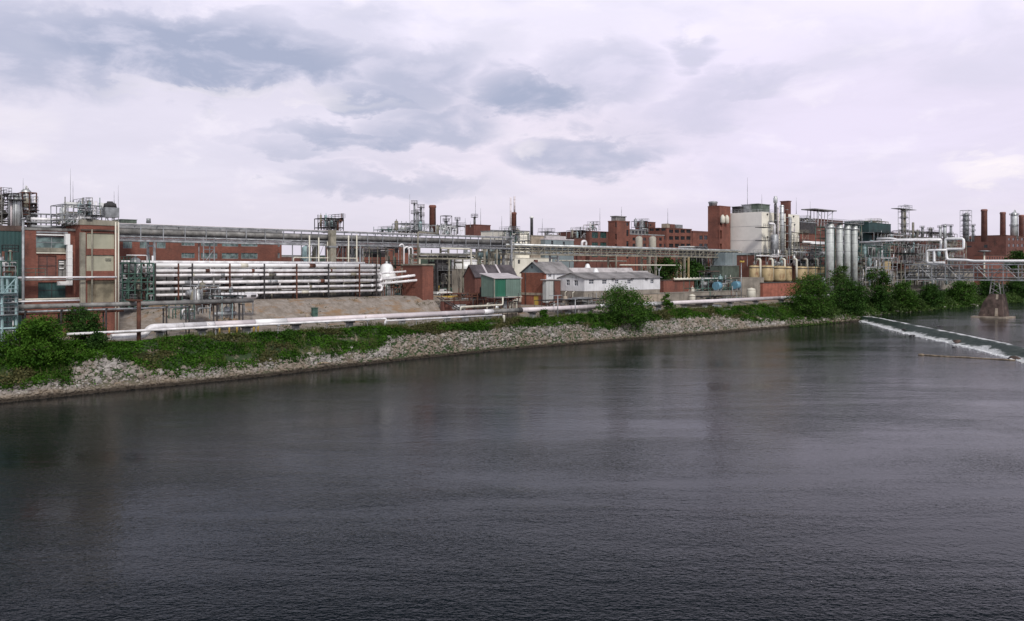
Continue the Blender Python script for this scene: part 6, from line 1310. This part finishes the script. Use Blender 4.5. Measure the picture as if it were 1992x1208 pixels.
for i, (p0, p1, yt, yb, b_, d_, fm, lab) in enumerate([(1678, 1730, 478, 520, 32, 7, 'green_steel', 'green grey steel racks under the left part of the white pipe bridge'), (1684, 1745, 500, 556, 24, 6, 'galv', 'rusty and grey pipework behind the tallest bank tree'),
        (1732, 1800, 474, 520, 36, 8, 'grey_pipe', 'lattice process frame with dark vessels under the middle of the white pipe bridge'), (1745, 1812, 512, 556, 26, 6, 'steel_tan', 'low tangled pipework above the bright bushy tree'),
        (1790, 1838, 476, 530, 44, 8, 'galv', 'grey frames and tanks seen left of the white pipe loops'), (1800, 1870, 520, 556, 20, 6, 'grey_pipe', 'grey pumps and pipes on the bank beneath the white pipe loops'),
        (1836, 1880, 470, 515, 40, 8, 'steel_tan', 'pipework seen through the upper white pipe loop'), (1765, 1862, 448, 470, 64, 8, 'grey_pipe', 'distant roof pipework above the white pipe bridge'), (1700, 1772, 452, 472, 56, 6, 'galv', 'roof pipework between the dark teal block and the headframe tower')]):
    unit('process_unit', lab, p0, p1, yt, yb, b_, d_, 140+i, fm, None, None, 6, 3, 42, thick=.22, pm=('galv', 'rust', 'grey_pipe', 'steel_tan', 'green_steel', 'white_pipe'), vm=('silver', 'steel_tan', 'grey_pipe', 'aqua_steel'))
bld('low_plant_wall', 'long low stained concrete plant wall behind the bank trees on the right', 1676, 1895, 30, 528, depth=4, m='concrete', parapet='stone', ph=.3, S_=grid(1690, 1880, 7, .5, [(534, 546)]), simple=True)
bld('ochre_shed', 'small ochre block among the pipework right of the silos', 1722, 1733, 30, 508, depth=4, m='yellow_tank', parapet='stone', ph=.2)
bld('red_shed', 'low rust red shed among the pipework under the white pipe bridge', 1738, 1766, 31, 512, depth=4, m='brick', parapet='stone', ph=.2, S_=grid(1739, 1765, 3, .4, [(516, 522)]), simple=True)
# brick power house and chimneys
t, q_ = bld('power_house', 'big dark red brick power house at the right edge, carrying the brick chimneys', 1957, 2010, 70, 458, pxl=1874, m='brick_dark', S_=grid(1959, 2010, 6, .5, [(463, 467.5), (475, 480)])+grid(1935, 1936, 1, .1, [(490, 491)]), W_=[(1914, 1921, 463, 469), (1914, 1921, 476, 482), (1880, 1890, 478, 481), (1882, 1892, 465, 470)], simple=True, parapet='rust', ph=.4)
bld('brick_low_block', 'lower brick wing with small arched openings in front of the power house', 1915, 1965, 56, 497, depth=6, m='brick', parapet='stone', ph=.3, S_=grid(1918, 1962, 9, .4, [(500, 505)]), simple=True)
for px, w_, yt, lab in ((1914.5, 10.5, 407, 'first and tallest of three brick chimneys on the power house'), (1950.8, 9.6, 412.5, 'middle one of three brick chimneys on the power house'), (1987, 9, 418, 'last brick chimney on the power house, behind the pale capped vessel')):
    stack('brick_chimney', lab, px, w_, 78, yt, 470, 'brick_hazed', .93)
column('capped_vessel', 'fat pale vessel with an arched pipe on top between the last two brick chimneys', 1973, 13, 72, 412, 465, 'silver', 2, arch=True, seed=29, pipe=False)
t = thing('mushroom_tank', 'flat pale disc roof on a stem in front of the power house', 'canopy', A(1915, 40), 40, 12); b = 40; a = A(1914.5, b); z = Z(1914, 489, b)
m = MB(); m.lathe(a, b, [(.4, z-.5), (3.4, z-.1), (3.6, z+.25), (1.2, z+.55), (.05, z+.6)], 20); m.build('disc', 'galv', t); m = MB(); m.lathe(a, b, [(.6, 11), (.45, z-.5)], 10); m.build('stem', 'ivory', t)
# ================================================================ WHITE PIPE BRIDGE OVER THE RIVER
def wv(b, da=0.): return 320+da
def Wp(px, py, da=0.):
    a = 320+da; b = Bof(px, a); return (a, b, H-(py-HY)/F*wxy(a, b)[1])
t = thing('river_pipe', 'bright white insulated pipeline looping in two square expansion bends over the river truss', 'pipe', 320, Bof(1850, 320), 20)
R1 = .47
m = MB(); m.path([Wp(2090, 507.5), Wp(1893, 508), Wp(1880, 506, 0), Wp(1842, 505), Wp(1839.5, 484.5), Wp(1874.5, 484.5), Wp(1874.5, 464.5), Wp(1839, 464.5), Wp(1839, 484)], R1, 12, .8); m.build('pipe', 'fresh_pipe', t)
m = MB(); m.path([Wp(1838, 511, -1.6), Wp(1817, 511, -1.6), Wp(1817, 486.5, -1.6), Wp(1842, 486.5, -1.6)], R1*.9, 12, .75); m.path([Wp(1828, 511.6, 1.4), Wp(1803.5, 511.6, 1.4), Wp(1803.5, 487, 1.4), Wp(1830, 486.8, 1.4), Wp(1830.5, 465, 1.4), Wp(1745, 466.5, 1.4), Wp(1735, 464, 1.4), Wp(1706, 464.5, 1.4)], R1*.9, 12, .75); m.build('loop_pipe', 'fresh_pipe', t)
m = MB(); m.path([Wp(1832, 466.8, -1.6), Wp(1745, 468.2, -1.6), Wp(1672, 471.5, -1.6)], R1*.7, 10, 1.0); m.build('branch_pipe', 'white_pipe', t)
t = thing('truss_bridge', 'grey steel truss carrying pipes over the river to the stone pier', 'truss bridge', 320, Bof(1900, 320), 14)
bA, bB = Bof(1765, 320), Bof(2110, 320); zb, zt = 14.1, 19.3; n = 12
f = MB()
for da in (-1.9, 1.9):
    x = 320+da; f.box(x-.16, x+.16, bB, bA, zb-.22, zb+.22); f.box(x-.16, x+.16, bB, bA, zt-.2, zt+.2)
    for i in range(n+1):
        y = lerp(bA, bB, i/n); f.box(x-.12, x+.12, y-.13, y+.13, zb+.22, zt-.2)
        if i < n: y2 = lerp(bA, bB, (i+1)/n); f.bar((x, y, zt-.2 if i % 2 else zb+.2), (x, y2, zb+.2 if i % 2 else zt-.2), .16)
for i in range(n+1): y = lerp(bA, bB, i/n); f.box(318.3, 321.7, y-.1, y+.1, zb-.15, zb+.1); f.box(318.3, 321.7, y-.1, y+.1, zt-.1, zt+.1)
f.build('truss', 'galv', t)
for x, z, r, mt in ((319.2, 14.9, .3, 'grey_pipe'), (320.4, 14.8, .25, 'dark_steel'), (321, 16.6, .22, 'galv'), (319.4, 17.6, .3, 'grey_pipe')): m = MB(); m.tube((x, bA, z), (x, bB, z), r, 8); m.build('pipe', mt, t)
m = MB(); rail(m, [(318, bA, zt+.2), (318, bB, zt+.2)], .9, .06); m.build('railing', 'galv', t)
# stone pier with steel tower
pc = Vector((*wxy(320, Bof(1932, 320)), 0)); pa, pb_ = 320, Bof(1932, 320)
t = thing('stone_pier', 'old tapering stone river pier on a flat footing, carrying the truss bridge', 'bridge pier', pa, pb_, UPZ)
m = MB(); m.prism([(pa-5, UPZ-1), (pa+5, UPZ-1), (pa+5, UPZ+.45), (pa-5, UPZ+.45)], pb_-5.4, pb_+5.4); m.build('footing', 'stone_pale', t)
def frust(m, a0, a1, b0, b1, z0, A0, A1, B0_, B1, z1):
    p = [(a0, b0, z0), (a1, b0, z0), (a1, b1, z0), (a0, b1, z0), (A0, B0_, z1), (A1, B0_, z1), (A1, B1, z1), (A0, B1, z1)]; k = len(m.v); m.v += p; m.f += [tuple(k+i for i in q) for q in ((3, 2, 1, 0), (4, 5, 6, 7), (0, 1, 5, 4), (1, 2, 6, 5), (2, 3, 7, 6), (3, 0, 4, 7))]; m.sm += [False]*6
m = MB(); frust(m, pa-3.4, pa+3.4, pb_-4.0, pb_+3.6, UPZ+.46, pa-2.7, pa+2.7, pb_-3.6, pb_+2.4, UPZ+5); frust(m, pa-2.7, pa+2.7, pb_-3.6, pb_+2.4, UPZ+5.01, pa-1.9, pa+1.9, pb_-3.2, pb_+.6, UPZ+7.9); m.build('masonry', 'stone', t)
m = MB(); frust(m, pa-3.5, pa-3.0, pb_-2.4, pb_-1.5, UPZ+.62, pa-2.05, pa-1.8, pb_-2.2, pb_-1.5, UPZ+7.8); m.build('repair_strip', 'stone_pale', t)
m = MB()
for i, y in enumerate((pb_-2.8, pb_+.6)):
    for x in (pa-1.7, pa+1.7): m.bar((x, y, UPZ+7.8), (x, lerp(y, pb_-1, .35), zb-.25), .3)
for z0, z1 in ((UPZ+8, UPZ+10), (UPZ+10, UPZ+12.2)): m.bar((pa-1.7, pb_-2.7, z0), (pa-1.7, pb_+.3, z1), .14); m.bar((pa-1.7, pb_+.5, z0), (pa-1.7, pb_-2.5, z1), .14); m.bar((pa-1.7, pb_-2.5, z1), (pa+1.7, pb_-2.5, z1), .14)
m.build('steel_tower', 'grey_pipe', t)
# ================================================================ RIVER DEBRIS
def W2(px, py, z): Y = (H-z)*F/(py-HY); return ((px-CX)/F*Y, Y)
x0, y0 = W2(1792, 691, 0); x1, y1 = W2(1975, 701.5, 0); p_ = [(*ab(lerp(x0, x1, k/8), lerp(y0, y1, k/8)), .08+.04*math.sin(k*2)) for k in range(9)]
m = MB(); m.path([Vector(p) for p in p_], .12, 8, .4); m.lathe(p_[0][0], p_[0][1], [(.5, -.1), (.7, .1), (.4, .3), (.05, .35)], 8); single(m, 'floating_log', 'log', 'long pale slender log floating just below the weir', 'log', p_[0])
rn = random.Random(3)
for i, (px, py, z, s_, lab) in enumerate([(1973, 697, .1, 1.3, 'big brown rock caught in the foam at the right end of the weir'), (1856, 676, .0, .55, 'small dark rock poking out of the river below the weir'), (1758, 641, .5, .8, 'dark boulder in the upper foot of the weir foam'), (1829, 635.5, UPZ, .9, 'dark boulder in the calm water above the weir crest'), (1861, 664, .5, 1.1, 'pale boulder in the middle of the weir foam'), (1775, 653, .1, .9, 'flat dark slab in the foam at the left part of the weir')]):
    x, y = W2(px, py, z); a, b = ab(x, y); m = MB(); add_rock(m, (a, b, z), s_, rn, .6); add_rock(m, (a+s_*.8, b-.2, z-.1), s_*.6, rn, .6); single(m, 'river_rock', 'stone' if i in (0, 4) else 'dark_steel', lab, 'rock', (a, b, z))
